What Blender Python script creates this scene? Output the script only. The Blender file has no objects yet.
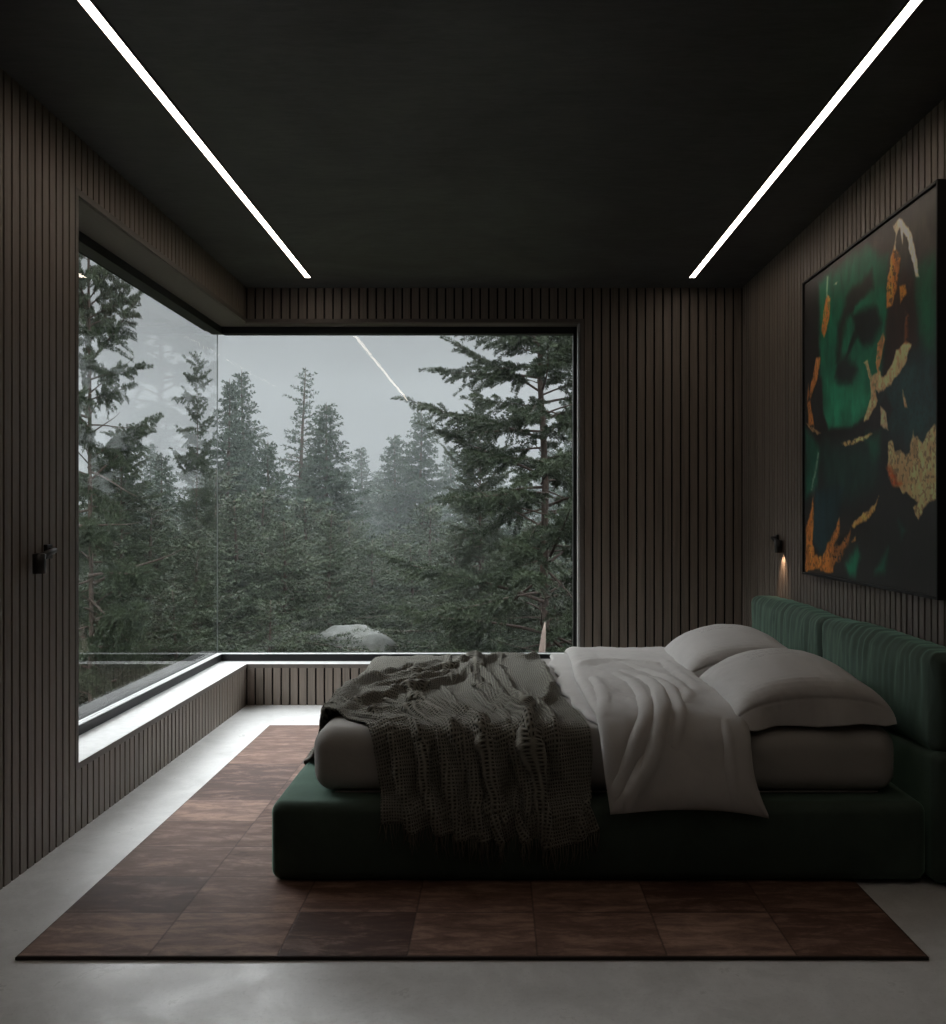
import bpy, math, random
import numpy as np
from mathutils import Vector, Matrix
random.seed(7)
rng = np.random.default_rng(11)
SC = bpy.context.scene
COL = SC.collection
PI = math.pi

# ------------------------------------------------------------------ helpers
def tag(o, label=None, cat=None, group=None, kind=None):
    if label: o['label'] = label
    if cat: o['category'] = cat
    if group: o['group'] = group
    if kind: o['kind'] = kind
    return o

def empty(name, loc=(0, 0, 0), rz=0.0):
    o = bpy.data.objects.new(name, None)
    COL.objects.link(o)
    o.location = loc
    o.rotation_euler = (0, 0, rz)
    o.empty_display_size = 0.1
    return o

def link(name, me, mat=None, parent=None, loc=None):
    o = bpy.data.objects.new(name, me)
    COL.objects.link(o)
    if mat is not None and not me.materials: me.materials.append(mat)
    if parent is not None: o.parent = parent
    if loc is not None: o.location = loc
    return o

class MB:
    """collects shapes, builds one mesh"""
    def __init__(s): s.v = []; s.f = []; s.smooth = []
    def add(s, vs, fs, smooth=False):
        b = len(s.v)
        s.v.extend(vs)
        s.f.extend([tuple(i + b for i in f) for f in fs])
        s.smooth.extend([smooth] * len(fs))
    def box(s, x0, x1, y0, y1, z0, z1):
        vs = [(x0,y0,z0),(x1,y0,z0),(x1,y1,z0),(x0,y1,z0),(x0,y0,z1),(x1,y0,z1),(x1,y1,z1),(x0,y1,z1)]
        fs = [(0,3,2,1),(4,5,6,7),(0,1,5,4),(1,2,6,5),(2,3,7,6),(3,0,4,7)]
        s.add(vs, fs)
    def tube(s, pts, rads, n=8, caps=True):
        pts = [Vector(p) for p in pts]
        rings = []
        for i, p in enumerate(pts):
            d = (pts[min(i+1, len(pts)-1)] - pts[max(i-1, 0)]).normalized()
            a = d.orthogonal().normalized() if i == 0 else (rings_a - d * rings_a.dot(d)).normalized()
            rings_a = a
            b = d.cross(a)
            r = rads[i] if hasattr(rads, '__len__') else rads
            rings.append([tuple(p + (a*math.cos(2*PI*k/n) + b*math.sin(2*PI*k/n))*r) for k in range(n)])
        vs = [v for r in rings for v in r]
        fs = []
        for i in range(len(pts)-1):
            for k in range(n):
                fs.append((i*n+k, i*n+(k+1)%n, (i+1)*n+(k+1)%n, (i+1)*n+k))
        if caps:
            fs.append(tuple(range(n-1, -1, -1)))
            fs.append(tuple((len(pts)-1)*n+k for k in range(n)))
        s.add(vs, fs, True)
    def mesh(s, name, bevel=0):
        me = bpy.data.meshes.new(name)
        me.from_pydata([tuple(v) for v in s.v], [], s.f)
        me.polygons.foreach_set('use_smooth', s.smooth)
        me.update()
        return me
    def build(s, name, mat, parent=None, bevel=0.0):
        o = link(name, s.mesh(name), mat, parent)
        if bevel:
            m = o.modifiers.new('bevel', 'BEVEL'); m.width = bevel; m.segments = 3; m.limit_method = 'ANGLE'
        return o

def grid_mesh(name, P, uv=None, closed_u=False, attr=None):
    """P (ny,nx,3) -> mesh"""
    ny, nx = P.shape[:2]
    idx = np.arange(ny*nx).reshape(ny, nx)
    if closed_u: idx = np.concatenate([idx, idx[:, :1]], 1)
    F = np.stack([idx[:-1,:-1], idx[:-1,1:], idx[1:,1:], idx[1:,:-1]], -1).reshape(-1, 4)
    return quick_mesh(name, P.reshape(-1, 3), F, uv)

def quick_mesh(name, V, F, uv=None, smooth=True):
    V = np.ascontiguousarray(V, np.float32); F = np.ascontiguousarray(F, np.int32)
    me = bpy.data.meshes.new(name)
    me.vertices.add(len(V)); me.vertices.foreach_set('co', V.ravel())
    k = F.shape[1]
    me.loops.add(F.size); me.loops.foreach_set('vertex_index', F.ravel())
    me.polygons.add(len(F))
    me.polygons.foreach_set('loop_start', np.arange(0, F.size, k, dtype=np.int32))
    me.polygons.foreach_set('loop_total', np.full(len(F), k, np.int32))
    me.polygons.foreach_set('use_smooth', np.full(len(F), smooth))
    if uv is not None:
        l = me.uv_layers.new(name='UVMap')
        l.data.foreach_set('uv', np.ascontiguousarray(uv.reshape(-1, 2)[F.ravel()], np.float32).ravel())
    me.update(calc_edges=True); me.validate()
    return me

# smooth value noise (numpy)
def vnoise(x, y, seed=0):
    xi = np.floor(x).astype(np.int64); yi = np.floor(y).astype(np.int64)
    xf = x - xi; yf = y - yi
    def h(a, b):
        n = (a*374761393 + b*668265263 + seed*974634777) & 0xFFFFFFFF
        n = ((n ^ (n >> 13)) * 1274126177) & 0xFFFFFFFF
        return ((n ^ (n >> 16)) & 0xFFFF) / 65535.0
    u = xf*xf*(3-2*xf); v = yf*yf*(3-2*yf)
    return (h(xi,yi)*(1-u)+h(xi+1,yi)*u)*(1-v) + (h(xi,yi+1)*(1-u)+h(xi+1,yi+1)*u)*v
def fbm(x, y, seed=0, o=4):
    r = 0; a = .5; t = 0
    for k in range(o):
        r = r + a*vnoise(x*2**k, y*2**k, seed+k*17); t += a; a *= .5
    return r/t

# ------------------------------------------------------------------ materials
class NT:
    def __init__(s, name):
        s.m = bpy.data.materials.new(name); s.m.use_nodes = True
        s.t = s.m.node_tree; s.t.nodes.clear()
        s.out = s.n('ShaderNodeOutputMaterial')
    def n(s, kind, **kw):
        nd = s.t.nodes.new(kind)
        for k, v in kw.items():
            if k in nd.inputs: nd.inputs[k].default_value = v
            else: setattr(nd, k, v)
        return nd
    def l(s, a, b): s.t.links.new(a, b)
    def coord(s, which='Object', scale=(1,1,1), rot=(0,0,0)):
        tc = s.n('ShaderNodeTexCoord'); mp = s.n('ShaderNodeMapping')
        mp.inputs['Scale'].default_value = scale; mp.inputs['Rotation'].default_value = rot
        s.l(tc.outputs[which], mp.inputs['Vector']); return mp.outputs['Vector']
    def noise(s, vec, scale, detail=5, rough=.55, dist=0):
        nd = s.n('ShaderNodeTexNoise'); nd.inputs['Scale'].default_value = scale
        nd.inputs['Detail'].default_value = detail; nd.inputs['Roughness'].default_value = rough
        nd.inputs['Distortion'].default_value = dist
        s.l(vec, nd.inputs['Vector']); return nd.outputs['Fac']
    def ramp(s, fac, stops):
        r = s.n('ShaderNodeValToRGB'); e = r.color_ramp.elements
        while len(e) < len(stops): e.new(.5)
        for i, (p, c) in enumerate(stops):
            e[i].position = p; e[i].color = (c, c, c, 1) if not hasattr(c, '__len__') else (*c, 1)
        s.l(fac, r.inputs['Fac']); return r.outputs['Color']
    def math(s, op, a, b=None):
        nd = s.n('ShaderNodeMath', operation=op)
        for i, x in enumerate((a, b)):
            if x is None: continue
            if isinstance(x, (int, float)): nd.inputs[i].default_value = x
            else: s.l(x, nd.inputs[i])
        return nd.outputs[0]
    def mix(s, fac, a, b, mode='MIX'):
        nd = s.n('ShaderNodeMix', data_type='RGBA', blend_type=mode)
        for i, x in ((0, fac), (6, a), (7, b)):
            if isinstance(x, (int, float)): nd.inputs[i].default_value = x
            elif isinstance(x, tuple): nd.inputs[i].default_value = (*x, 1)
            else: s.l(x, nd.inputs[i])
        return nd.outputs[2]
    def bump(s, h, strength=.3, dist=.01, normal=None):
        b = s.n('ShaderNodeBump'); b.inputs['Strength'].default_value = strength
        b.inputs['Distance'].default_value = dist; s.l(h, b.inputs['Height'])
        if normal is not None: s.l(normal, b.inputs['Normal'])
        return b.outputs['Normal']
    def bsdf(s, color, rough=.5, metal=0.0, normal=None, spec=.5, sheen=0.0, **kw):
        b = s.n('ShaderNodeBsdfPrincipled')
        for key, x in (('Base Color', color), ('Roughness', rough), ('Metallic', metal), ('Specular IOR Level', spec), ('Sheen Weight', sheen)):
            if isinstance(x, (int, float)): b.inputs[key].default_value = x
            elif isinstance(x, tuple): b.inputs[key].default_value = (*x, 1)
            else: s.l(x, b.inputs[key])
        if normal is not None: s.l(normal, b.inputs['Normal'])
        for k, v in kw.items(): b.inputs[k].default_value = v
        s.b = b
        s.l(b.outputs[0], s.out.inputs['Surface']); return b

def m_slat(name, along_x):
    t = NT(name)
    v = t.coord('Object', (30, 30, 1.1))
    n = t.noise(v, 3, 6, .6, .4)
    v2 = t.coord('Object', (8, 8, .25))
    n2 = t.noise(v2, 2.2, 2)
    c = t.ramp(n, [(.25, (.092, .076, .063)), (.75, (.172, .143, .119))])
    c = t.mix(t.ramp(n2, [(.3, 0.), (.7, .5)]), c, (.205, .168, .138))
    t.bsdf(c, .5, 0, t.bump(n, .15, .002), .38)
    return t.m

def m_plain(name, c, rough=.5, metal=0, spec=.5, bump=0, bs=60):
    t = NT(name)
    v = t.coord('Object'); n = t.noise(v, bs, 4)
    cc = t.mix(t.ramp(n, [(.3, 0.), (.7, 1.)]), tuple(x*.88 for x in c), tuple(min(1, x*1.1) for x in c))
    t.bsdf(cc, rough, metal, t.bump(n, bump, .002) if bump else None, spec)
    return t.m

M = {}
M['slat'] = m_slat('dark_stained_slats', False)
M['groove'] = m_plain('slat_backing', (.008, .0075, .007), .85, spec=.1)
M['trim'] = m_plain('dark_trim_wood', (.10, .086, .074), .5, spec=.35, bump=.1)
M['frame'] = m_plain('black_aluminium', (.010, .010, .010), .5, spec=.25)
M['black'] = m_plain('black_metal', (.008, .008, .008), .4)
M['ledge'] = m_plain('dark_wet_ledge', (.014, .0145, .0145), .8, spec=.05)
M['channel'] = m_plain('brushed_aluminium', (.62, .63, .63), .35, metal=.6)
M['sill'] = m_plain('pale_stone_sill', (.44, .44, .437), .45, bump=.06, bs=25)
def m_floor():
    t = NT('polished_concrete')
    v = t.coord('Object')
    a = t.noise(v, 1.3, 8, .62, .5); b = t.noise(v, 5, 9, .74, .35); d = t.noise(v, 90, 3, .6)
    c = t.ramp(a, [(.3, (.46, .458, .453)), (.7, (.60, .597, .592))])
    c = t.mix(t.ramp(b, [(.46, .0), (.66, .55)]), c, (.72, .718, .71))
    c = t.mix(t.ramp(b, [(.25, .5), (.42, .0)]), c, (.32, .317, .31))
    c = t.mix(t.ramp(d, [(.55, 0.), (.75, .25)]), c, (.25, .245, .235))
    r = t.ramp(b, [(.3, .5), (.65, .26)])
    t.bsdf(c, r, 0, t.bump(b, .10, .004), .45)
    return t.m
M['floor'] = m_floor()
def m_ceiling():
    t = NT('black_plank_ceiling')
    v = t.coord('Object', (3, 14, 3)); n = t.noise(v, 3, 7, .65, .8)
    w = t.coord('Object'); n2 = t.noise(w, 1.2, 5, .6, .5)
    c = t.ramp(n, [(.3, (.024, .0235, .0225)), (.75, (.050, .049, .047))])
    t.bsdf(c, t.ramp(n2, [(.3, .42), (.7, .65)]), 0, t.bump(n, .25, .004), .4)
    return t.m
M['ceiling'] = m_ceiling()
def m_emit(name, c, s):
    t = NT(name); e = t.n('ShaderNodeEmission'); e.inputs[0].default_value = (*c, 1); e.inputs[1].default_value = s
    t.l(e.outputs[0], t.out.inputs['Surface']); return t.m
M['strip'] = m_emit('lit_diffuser', (1.0, .85, .71), STRIP := 12.5)
def m_glass():
    t = NT('window_glass')
    lw = t.n('ShaderNodeLayerWeight'); lw.inputs['Blend'].default_value = .5
    p = t.math('POWER', lw.outputs['Facing'], 5.0)
    F = t.math('ADD', t.math('MULTIPLY', p, .975), .014)
    tr = t.n('ShaderNodeBsdfTransparent'); tr.inputs[0].default_value = (.965, .975, .97, 1)
    gl = t.n('ShaderNodeBsdfGlossy'); gl.inputs['Roughness'].default_value = .0; gl.inputs['Color'].default_value = (1, 1, 1, 1)
    mx = t.n('ShaderNodeMixShader'); t.l(F, mx.inputs[0]); t.l(tr.outputs[0], mx.inputs[1]); t.l(gl.outputs[0], mx.inputs[2])
    t.l(mx.outputs[0], t.out.inputs['Surface']); return t.m
M['glass'] = m_glass()
def m_velvet(name, c):
    t = NT(name)
    v = t.coord('Object'); n = t.noise(v, 5, 6, .6, .6); f = t.noise(v, 260, 2)
    cc = t.mix(t.ramp(n, [(.3, 0.), (.7, 1.)]), tuple(x*.75 for x in c), tuple(x*1.25 for x in c))
    t.bsdf(cc, .85, 0, t.bump(f, .12, .001), .15, .6, **{'Sheen Roughness': .4})
    t.b.inputs['Sheen Tint'].default_value = (.45, .8, .62, 1)
    return t.m
M['green'] = m_velvet('green_velvet', (.048, .068, .055))
def m_linen(name, c, var=.12, scale=420):
    t = NT(name)
    v = t.coord('Object'); n = t.noise(v, 4, 5, .6); f = t.noise(t.coord('Object', (1, 1, 3)), scale, 2)
    w = t.noise(v, 22, 4, .6, .8)
    cc = t.mix(t.ramp(n, [(.3, 0.), (.7, 1.)]), tuple(x*(1-var) for x in c), c)
    hb = t.math('ADD', t.math('MULTIPLY', w, 1.0), t.math('MULTIPLY', f, .12))
    t.bsdf(cc, .9, 0, t.bump(hb, .25, .006), .15, .12)
    return t.m
M['linen'] = m_linen('washed_linen', (.40, .385, .37))
M['pillow'] = m_linen('pillow_linen', (.43, .405, .39))
M['mattress'] = m_linen('mattress_cover', (.33, .315, .295))
def m_throw():
    t = NT('waffle_knit')
    tc = t.n('ShaderNodeTexCoord'); sp = t.n('ShaderNodeSeparateXYZ'); t.l(tc.outputs['UV'], sp.inputs[0])
    P = PI/.0092
    jit = t.noise(t.coord('UV', (1, 1, 1)), 14, 3)
    a = t.math('SINE', t.math('ADD', t.math('MULTIPLY', sp.outputs[0], P), t.math('MULTIPLY', jit, 4.0)))
    b = t.math('SINE', t.math('ADD', t.math('MULTIPLY', sp.outputs[1], P*.8), t.math('MULTIPLY', jit, 3.0)))
    h = t.math('MAXIMUM', t.math('ABSOLUTE', a), t.math('ABSOLUTE', b))
    h2 = t.math('MULTIPLY', t.math('ADD', a, b), .5)
    f = t.noise(t.coord('UV', (1, 1, 1)), 600, 3)
    hh = t.math('ADD', h, t.math('MULTIPLY', f, .5))
    c = t.ramp(h, [(.40, (.026, .024, .019)), (.95, (.215, .207, .172))])
    t.bsdf(c, .95, 0, t.bump(hh, 1.0, .010), .1, .15)
    return t.m
M['throw'] = m_throw()
M['fringe'] = m_plain('knit_yarn', (.14, .13, .105), .95, spec=.1, bs=300)
def m_rug():
    t = NT('patchwork_hide')
    tc = t.n('ShaderNodeTexCoord'); sp = t.n('ShaderNodeSeparateXYZ'); t.l(tc.outputs['UV'], sp.inputs[0])
    U, V = sp.outputs[0], sp.outputs[1]           # in tiles
    fu, fv = t.math('FLOOR', U), t.math('FLOOR', V)
    cx = t.n('ShaderNodeCombineXYZ'); t.l(fu, cx.inputs[0]); t.l(fv, cx.inputs[1])
    wn = t.n('ShaderNodeTexWhiteNoise', noise_dimensions='2D'); t.l(cx.outputs[0], wn.inputs['Vector'])
    tone = t.ramp(wn.outputs['Value'], [(.1, (.080, .042, .030)), (.4, (.15, .083, .058)), (.65, (.22, .128, .092)), (.9, (.30, .185, .138))])
    off = t.n('ShaderNodeVectorMath', operation='MULTIPLY_ADD')
    t.l(wn.outputs['Color'], off.inputs[0]); off.inputs[1].default_value = (40, 40, 40)
    mp = t.n('ShaderNodeMapping'); mp.inputs['Scale'].default_value = (1.3, 3.2, 1); t.l(tc.outputs['UV'], mp.inputs['Vector'])
    t.l(mp.outputs[0], off.inputs[2])
    n = t.noise(off.outputs[0], 1.7, 10, .74, .35)
    f = t.noise(off.outputs[0], 30, 4, .7)
    c = t.mix(t.ramp(n, [(.32, .85), (.66, 0.)]), tone, (.035, .012, .008))
    c = t.mix(t.ramp(n, [(.5, 0.), (.8, .75)]), c, (.36, .23, .18))
    c = t.mix(t.ramp(f, [(.5, 0.), (.8, .3)]), c, (.06, .025, .017))
    def edge(x):
        fr = t.math('FRACT', x); return t.math('MINIMUM', fr, t.math('SUBTRACT', 1.0, fr))
    e = t.math('MINIMUM', edge(U), t.math('MULTIPLY', edge(V), .55))
    seam = t.ramp(e, [(0.0, 0.35), (.012, 1.)])
    c = t.mix(seam, (.018, .008, .006), c)
    hgt = t.math('ADD', t.math('MULTIPLY', seam, 1.0), t.math('MULTIPLY', f, .25))
    t.bsdf(c, .72, 0, t.bump(hgt, .35, .004), .3)
    return t.m
M['rug'] = m_rug()
M['rug_edge'] = m_plain('rug_binding', (.02, .012, .009), .9)

def set_mod(o, sub=0):
    if sub:
        m = o.modifiers.new('s', 'SUBSURF'); m.levels = sub; m.render_levels = sub

# ------------------------------------------------------------------ room
XL, XR, YB, YN, H = -1.70, 1.625, 6.17, -0.9, 2.80
ZS, ZL = .276, 2.566            # sill top, lintel underside
YO = 3.71                       # near edge of the corner window on the left wall
XJ = .537                       # right jamb of the back window
GX, GY = -1.95, 6.335           # glass planes
GAP = .0115
def slats_y(mb, x, sgn, y0, y1, z0, z1, pitch=.0535):
    n = max(1, round((y1-y0)/pitch)); p = (y1-y0)/n
    for i in range(n):
        a = y0 + i*p + GAP/2; b = a + p - GAP
        mb.box(min(x, x-sgn*.012), max(x, x-sgn*.012), a, b, z0, z1)
def slats_x(mb, y, x0, x1, z0, z1, pitch=.0577):
    n = max(1, round((x1-x0)/pitch)); p = (x1-x0)/n
    for i in range(n):
        a = x0 + i*p + GAP/2; mb.box(a, a+p-GAP, y, y+.012, z0, z1)

def struct(name, mats, mbs, parent=None):
    me = bpy.data.meshes.new(name)
    V, F, MI = [], [], []
    for k, mb in enumerate(mbs):
        b = len(V); V += mb.v; F += [tuple(i+b for i in f) for f in mb.f]; MI += [k]*len(mb.f)
    me.from_pydata([tuple(v) for v in V], [], F)
    for m in mats: me.materials.append(m)
    me.polygons.foreach_set('material_index', MI)
    o = link(name, me, None, parent)
    if parent is None: o['kind'] = 'structure'
    return o

# left wall: slats, backing, trim board round the opening
s, b, r = MB(), MB(), MB()
bx = XL - .012
b.box(GX-.12, bx, YN, YO-.008, 0, H)
b.box(GX-.12, bx, YO-.008, YB+.012, 0, ZS-.02)
b.box(GX-.12, bx, YO-.008, YB+.012, ZL, H)
TB = .026
slats_y(s, XL, 1, YN, YO-TB, 0, H)
slats_y(s, XL, 1, YO-TB, YB, 0, ZS-TB)
slats_y(s, XL, 1, YO-TB, YB, ZL+TB, H)
r.box(bx, XL+.001, YO-TB, YO, ZS-TB, ZL+TB)
r.box(bx, XL+.001, YO, YB, ZL, ZL+TB)
r.box(bx, XL+.001, YO, YB, ZS-TB, ZS)
r.box(GX-.12, bx, YO-.008, YO, ZS, ZL)
r.box(GX+.046, bx, YO, YB+.012, ZL-.003, ZL)
struct('wall_left', [M['groove'], M['slat'], M['trim']], [b, s, r])
# back wall
s, b, r = MB(), MB(), MB()
by = YB + .012
b.box(XJ+.008, XR+.2, by, GY+.12, 0, H)
b.box(GX-.12, XJ+.008, by, GY+.12, 0, ZS-.02)
b.box(GX-.12, XJ+.008, by, GY+.12, ZL, H)
slats_x(s, YB, XJ+TB, XR, 0, H)
slats_x(s, YB, XL, XJ+TB, 0, ZS-TB)
slats_x(s, YB, XL, XJ+TB, ZL+TB, H)
r.box(XJ, XJ+TB, YB-.001, by, ZS-TB, ZL+TB)
r.box(XL, XJ, YB-.001, by, ZL, ZL+TB)
r.box(XL, XJ, YB-.001, by, ZS-TB, ZS)
r.box(XJ, XJ+.008, by, GY-.035, ZS, ZL)
r.box(GX+.046, XJ, by, GY-.045, ZL-.003, ZL)
struct('wall_back', [M['groove'], M['slat'], M['trim']], [b, s, r])
# right wall
s, b = MB(), MB()
b.box(XR+.012, XR+.2, YN, YB+.012, 0, H)
slats_y(s, XR, -1, YN, YB, 0, H, .052)
struct('wall_right', [M['groove'], M['slat']], [b, s])
s, b = MB(), MB()
b.box(XL-.2, XR+.2, YN-.2, YN-.012, 0, H)
n = 57
for i in range(n):
    a = XL + i*(XR-XL)/n; s.box(a+.006, a+(XR-XL)/n-.006, YN-.012, YN, 0, H)
struct('wall_front', [M['groove'], M['slat']], [b, s])
c = MB(); c.box(GX-.12, XR+.2, YN-.2, GY+.12, H, H+.2)
struct('ceiling', [M['ceiling']], [c])
c = MB(); c.box(GX-.12, XR+.2, YN-.2, GY+.12, -.2, 0)
struct('floor', [M['floor']], [c])

# windows
def empty_struct(name, loc):
    o = empty(name, loc); o['kind'] = 'structure'; return o
def part(mb, name, mat, parent, bevel=0):
    o = mb.build(name, mat, parent, bevel)
    o.matrix_parent_inverse = Matrix.Translation(-Vector(parent.location)); return o
ZF0, ZF1 = .327, 2.517
w1 = empty_struct('window_1', (GX, YO, ZS))
f = MB(); f.box(GX+.012, GX+.046, YO, YB+.13, ZS, ZF0-.004); f.box(GX-.03, GX+.046, YO, GY-.002, ZF1, ZL); f.box(GX-.03, GX+.046, YO, YO+.03, ZS, ZL)
part(f, 'window_frame', M['frame'], w1)
f = MB(); f.box(GX+.008, GX+.024, YO+.03, GY-.012, ZF0-.004, ZF0+.001); f.box(GX+.029, GX+.045, YO+.03, GY-.03, ZF0-.004, ZF0+.001)
part(f, 'glazing_channel', M['channel'], w1)
f = MB(); f.box(GX-.155, GX-.010, YO-.1, GY+.15, ZS-.05, ZF0-.012)
part(f, 'outer_ledge', M['ledge'], w1)
f = MB(); f.box(GX+.044, XL+.0005, YO, YB+.0, ZS-.016, ZS+.002); 
part(f, 'window_sill', M['sill'], w1, .002)
f = MB(); f.box(GX-.006, GX+.006, YO-.02, GY-.004, ZF0-.03, ZF1+.02)
part(f, 'glass_pane', M['glass'], w1)
w2 = empty_struct('window_2', (0, GY, ZS))
f = MB(); f.box(GX+.046, XJ, GY-.045, GY-.012, ZS, ZF0-.004); f.box(GX+.046, XJ, GY-.045, GY+.03, ZF1, ZL); f.box(XJ-.036, XJ, GY-.045, GY+.03, ZS, ZL)
part(f, 'window_frame', M['frame'], w2)
f = MB(); f.box(GX+.03, XJ-.036, GY-.024, GY-.008, ZF0-.004, ZF0+.001); f.box(GX+.046, XJ-.036, GY-.044, GY-.029, ZF0-.004, ZF0+.001)
part(f, 'glazing_channel', M['channel'], w2)
f = MB(); f.box(GX-.010, XJ+.1, GY+.010, GY+.10, ZS-.05, ZF0-.012)
part(f, 'outer_ledge', M['ledge'], w2)
f = MB(); f.box(GX+.044, XJ, YB, GY-.044, ZS-.016, ZS+.002)
part(f, 'window_sill', M['sill'], w2, .002)
f = MB(); f.box(GX+.008, XJ-.01, GY-.006, GY+.006, ZF0-.03, ZF1+.02)
part(f, 'glass_pane', M['glass'], w2)
t = NT('silicone_joint'); t.bsdf((.10, .115, .11), .5, 0, None, .2)
f = MB(); f.box(XJ-.012, XJ-.0005, YB+.02, YB+.11, ZS+.003, ZL-.002)  # added pale strip, its grey stands for window light on the jamb reveal
part(f, 'painted_reveal_light', m_plain('reveal_light_grey', (.30, .295, .285), .5), w2)
f = MB(); f.box(GX+.001, GX+.006, GY-.006, GY+.004, ZF0, ZF1)
part(f, 'corner_joint', t.m, w2)

# ceiling strip lights
for i, x in enumerate((-1.229, 1.229)):
    o = empty('linear_ceiling_light', (x, 3.16, H))
    tag(o, ('long glowing white light strip in the black ceiling, on the window side',
            'long glowing white light strip in the black ceiling, on the bed and painting side')[i], 'ceiling light', 'two strip lights in the ceiling')
    y0, y1, hw = .42, 5.89, .0170
    f = MB(); 
    f.box(x-hw-.006, x-hw, y0, y1, H-.006, H); f.box(x+hw, x+hw+.006, y0, y1, H-.006, H)
    f.box(x-hw-.006, x+hw+.006, y0-.006, y0, H-.006, H); f.box(x-hw-.006, x+hw+.006, y1, y1+.006, H-.006, H)
    part(f, 'housing', M['black'], o)
    f = MB(); f.box(x-hw, x+hw, y0, y1, H-.004, H-.0005)
    part(f, 'diffuser', M['strip'], o)

# ------------------------------------------------------------------ wall spots
def sconce(xw, sgn, y, ztop, label):
    o = empty('wall_spotlight', (xw, y, ztop-.03)); tag(o, label, 'wall light')
    f = MB(); a, b_ = sorted((xw, xw+sgn*.014)); f.box(a, b_, y+.09, y+.135, ztop-.05, ztop+.004)
    part(f, 'wall_plate', M['black'], o, .003)
    f = MB(); f.tube([(xw+sgn*.010, y+.112, ztop-.020), (xw+sgn*.036, y+.100, ztop-.018), (xw+sgn*.030, y+.006, ztop-.036)], .012, 10)
    part(f, 'arm', M['black'], o)
    f = MB(); cx, cy = xw+sgn*.030, y
    f.tube([(cx, cy, ztop-.024), (cx, cy, ztop-.028), (cx, cy, ztop-.098), (cx, cy, ztop-.098), (cx, cy, ztop-.088)], [.012, .0225, .0225, .0185, .0180], 24)
    part(f, 'lamp_head', M['black'], o)
    return o, cx, cy, ztop-.088
sconce(XL, 1, 3.335, 1.162, 'small black spotlight on the slatted wall beside the window, unlit')
o, cx, cy, cz = sconce(XR, -1, 5.27, 1.158, 'small black spotlight above the headboard, glowing down the slats beside the painting')
f = MB(); f.tube([(cx, cy, cz+.001), (cx, cy, cz-.002)], .0165, 16)
part(f, 'bulb', m_emit('warm_bulb', (1, .62, .34), 9), o)
ld = bpy.data.lights.new('spot_beam', 'SPOT'); ld.energy = 3.2; ld.color = (1, .66, .42); ld.spot_size = 1.6; ld.spot_blend = .8; ld.shadow_soft_size = .016
lo = bpy.data.objects.new('spot_beam', ld); COL.objects.link(lo); lo.parent = o
lo.location = (cx - o.location.x, cy - o.location.y, cz - .014 - o.location.z); lo.rotation_euler = (0, -.45, 0)

# ------------------------------------------------------------------ rug
RX0, RX1, RY0, RY1 = -1.385, 1.225, 2.638, 5.54
def make_rug():
    nx, ny = 56, 62
    xs = np.linspace(RX0, RX1, nx); ys = np.linspace(RY0, RY1, ny)
    X, Y = np.meshgrid(xs, ys)
    Z = .0105 + .001*fbm(X*4, Y*4, 3)
    P = np.stack([X, Y, Z], -1)
    uv = np.stack([(X-RX0)/(RX1-RX0)*7, (Y-RY0)/(RY1-RY0)*10], -1)
    o = empty('rug', ((RX0+RX1)/2, (RY0+RY1)/2, 0)); tag(o, 'brown patchwork hide rug of rectangular tiles lying under the bed', 'rug')
    pl = link('pile', grid_mesh('pile', P, uv), M['rug'], o); pl.matrix_parent_inverse = Matrix.Translation(-o.location)
    f = MB(); f.box(RX0-.004, RX1+.004, RY0-.004, RY1+.004, .0005, .0098)
    part(f, 'backing', M['rug_edge'], o, .002)
make_rug()

# ------------------------------------------------------------------ soft boxes
def soft_box(x0, x1, y0, y1, z0, z1, r, puff=0.0, n=2.6, res=.03, disp=None):
    """rounded upholstered block: cube-sphere style grid, pushed out to a rounded box with a little crown"""
    c = np.array([(x0+x1)/2, (y0+y1)/2, (z0+z1)/2]); h = np.array([(x1-x0)/2, (y1-y0)/2, (z1-z0)/2])
    cnt = [max(6, int(2*h[k]/res)) for k in range(3)]
    def axis(k):
        # denser towards the ends
        t = np.linspace(-1, 1, cnt[k]+1); q = r/h[k]
        e = np.concatenate([np.linspace(-1, -1+q, 7)[:-1], np.linspace(-1+q, 1-q, cnt[k]+1), np.linspace(1-q, 1, 7)[1:]])
        return e
    ax = [axis(k) for k in range(3)]
    V, F = [], []
    base = 0
    for k in range(3):
        i, j = [(1, 2), (2, 0), (0, 1)][k]
        for sg in (-1, 1):
            A, B = np.meshgrid(ax[i], ax[j], indexing='ij')
            p = np.zeros(A.shape+(3,)); p[..., i] = A*h[i]; p[..., j] = B*h[j]; p[..., k] = sg*h[k]
            m, n_ = A.shape; idx = base + np.arange(m*n_).reshape(m, n_)
            q = np.stack([idx[:-1,:-1], idx[1:,:-1], idx[1:,1:], idx[:-1,1:]], -1).reshape(-1, 4)
            if sg < 0: q = q[:, ::-1]
            V.append(p.reshape(-1, 3)); F.append(q); base += m*n_
    V = np.concatenate(V); F = np.concatenate(F)
    key = np.round(V, 6); _, first, inv = np.unique(key, axis=0, return_index=True, return_inverse=True)
    inv = inv.reshape(-1); V = V[first]; F = inv[F]
    inner = np.clip(V, -(h-r), h-r); d = V-inner; L = np.linalg.norm(d, axis=1, keepdims=True)
    N = d/np.maximum(L, 1e-9)
    V = inner + N*r
    if puff:
        u = V/h
        for k in range(3):
            i, j = [(1, 2), (2, 0), (0, 1)][k]
            V[:, k] += np.sign(V[:, k])*puff*(np.abs(N[:, k])**2)*(1-np.abs(u[:, i])**n).clip(0)*(1-np.abs(u[:, j])**n).clip(0)
    if disp is not None: V = V + N*disp(V+c, N)[:, None]
    return V+c, F

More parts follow.
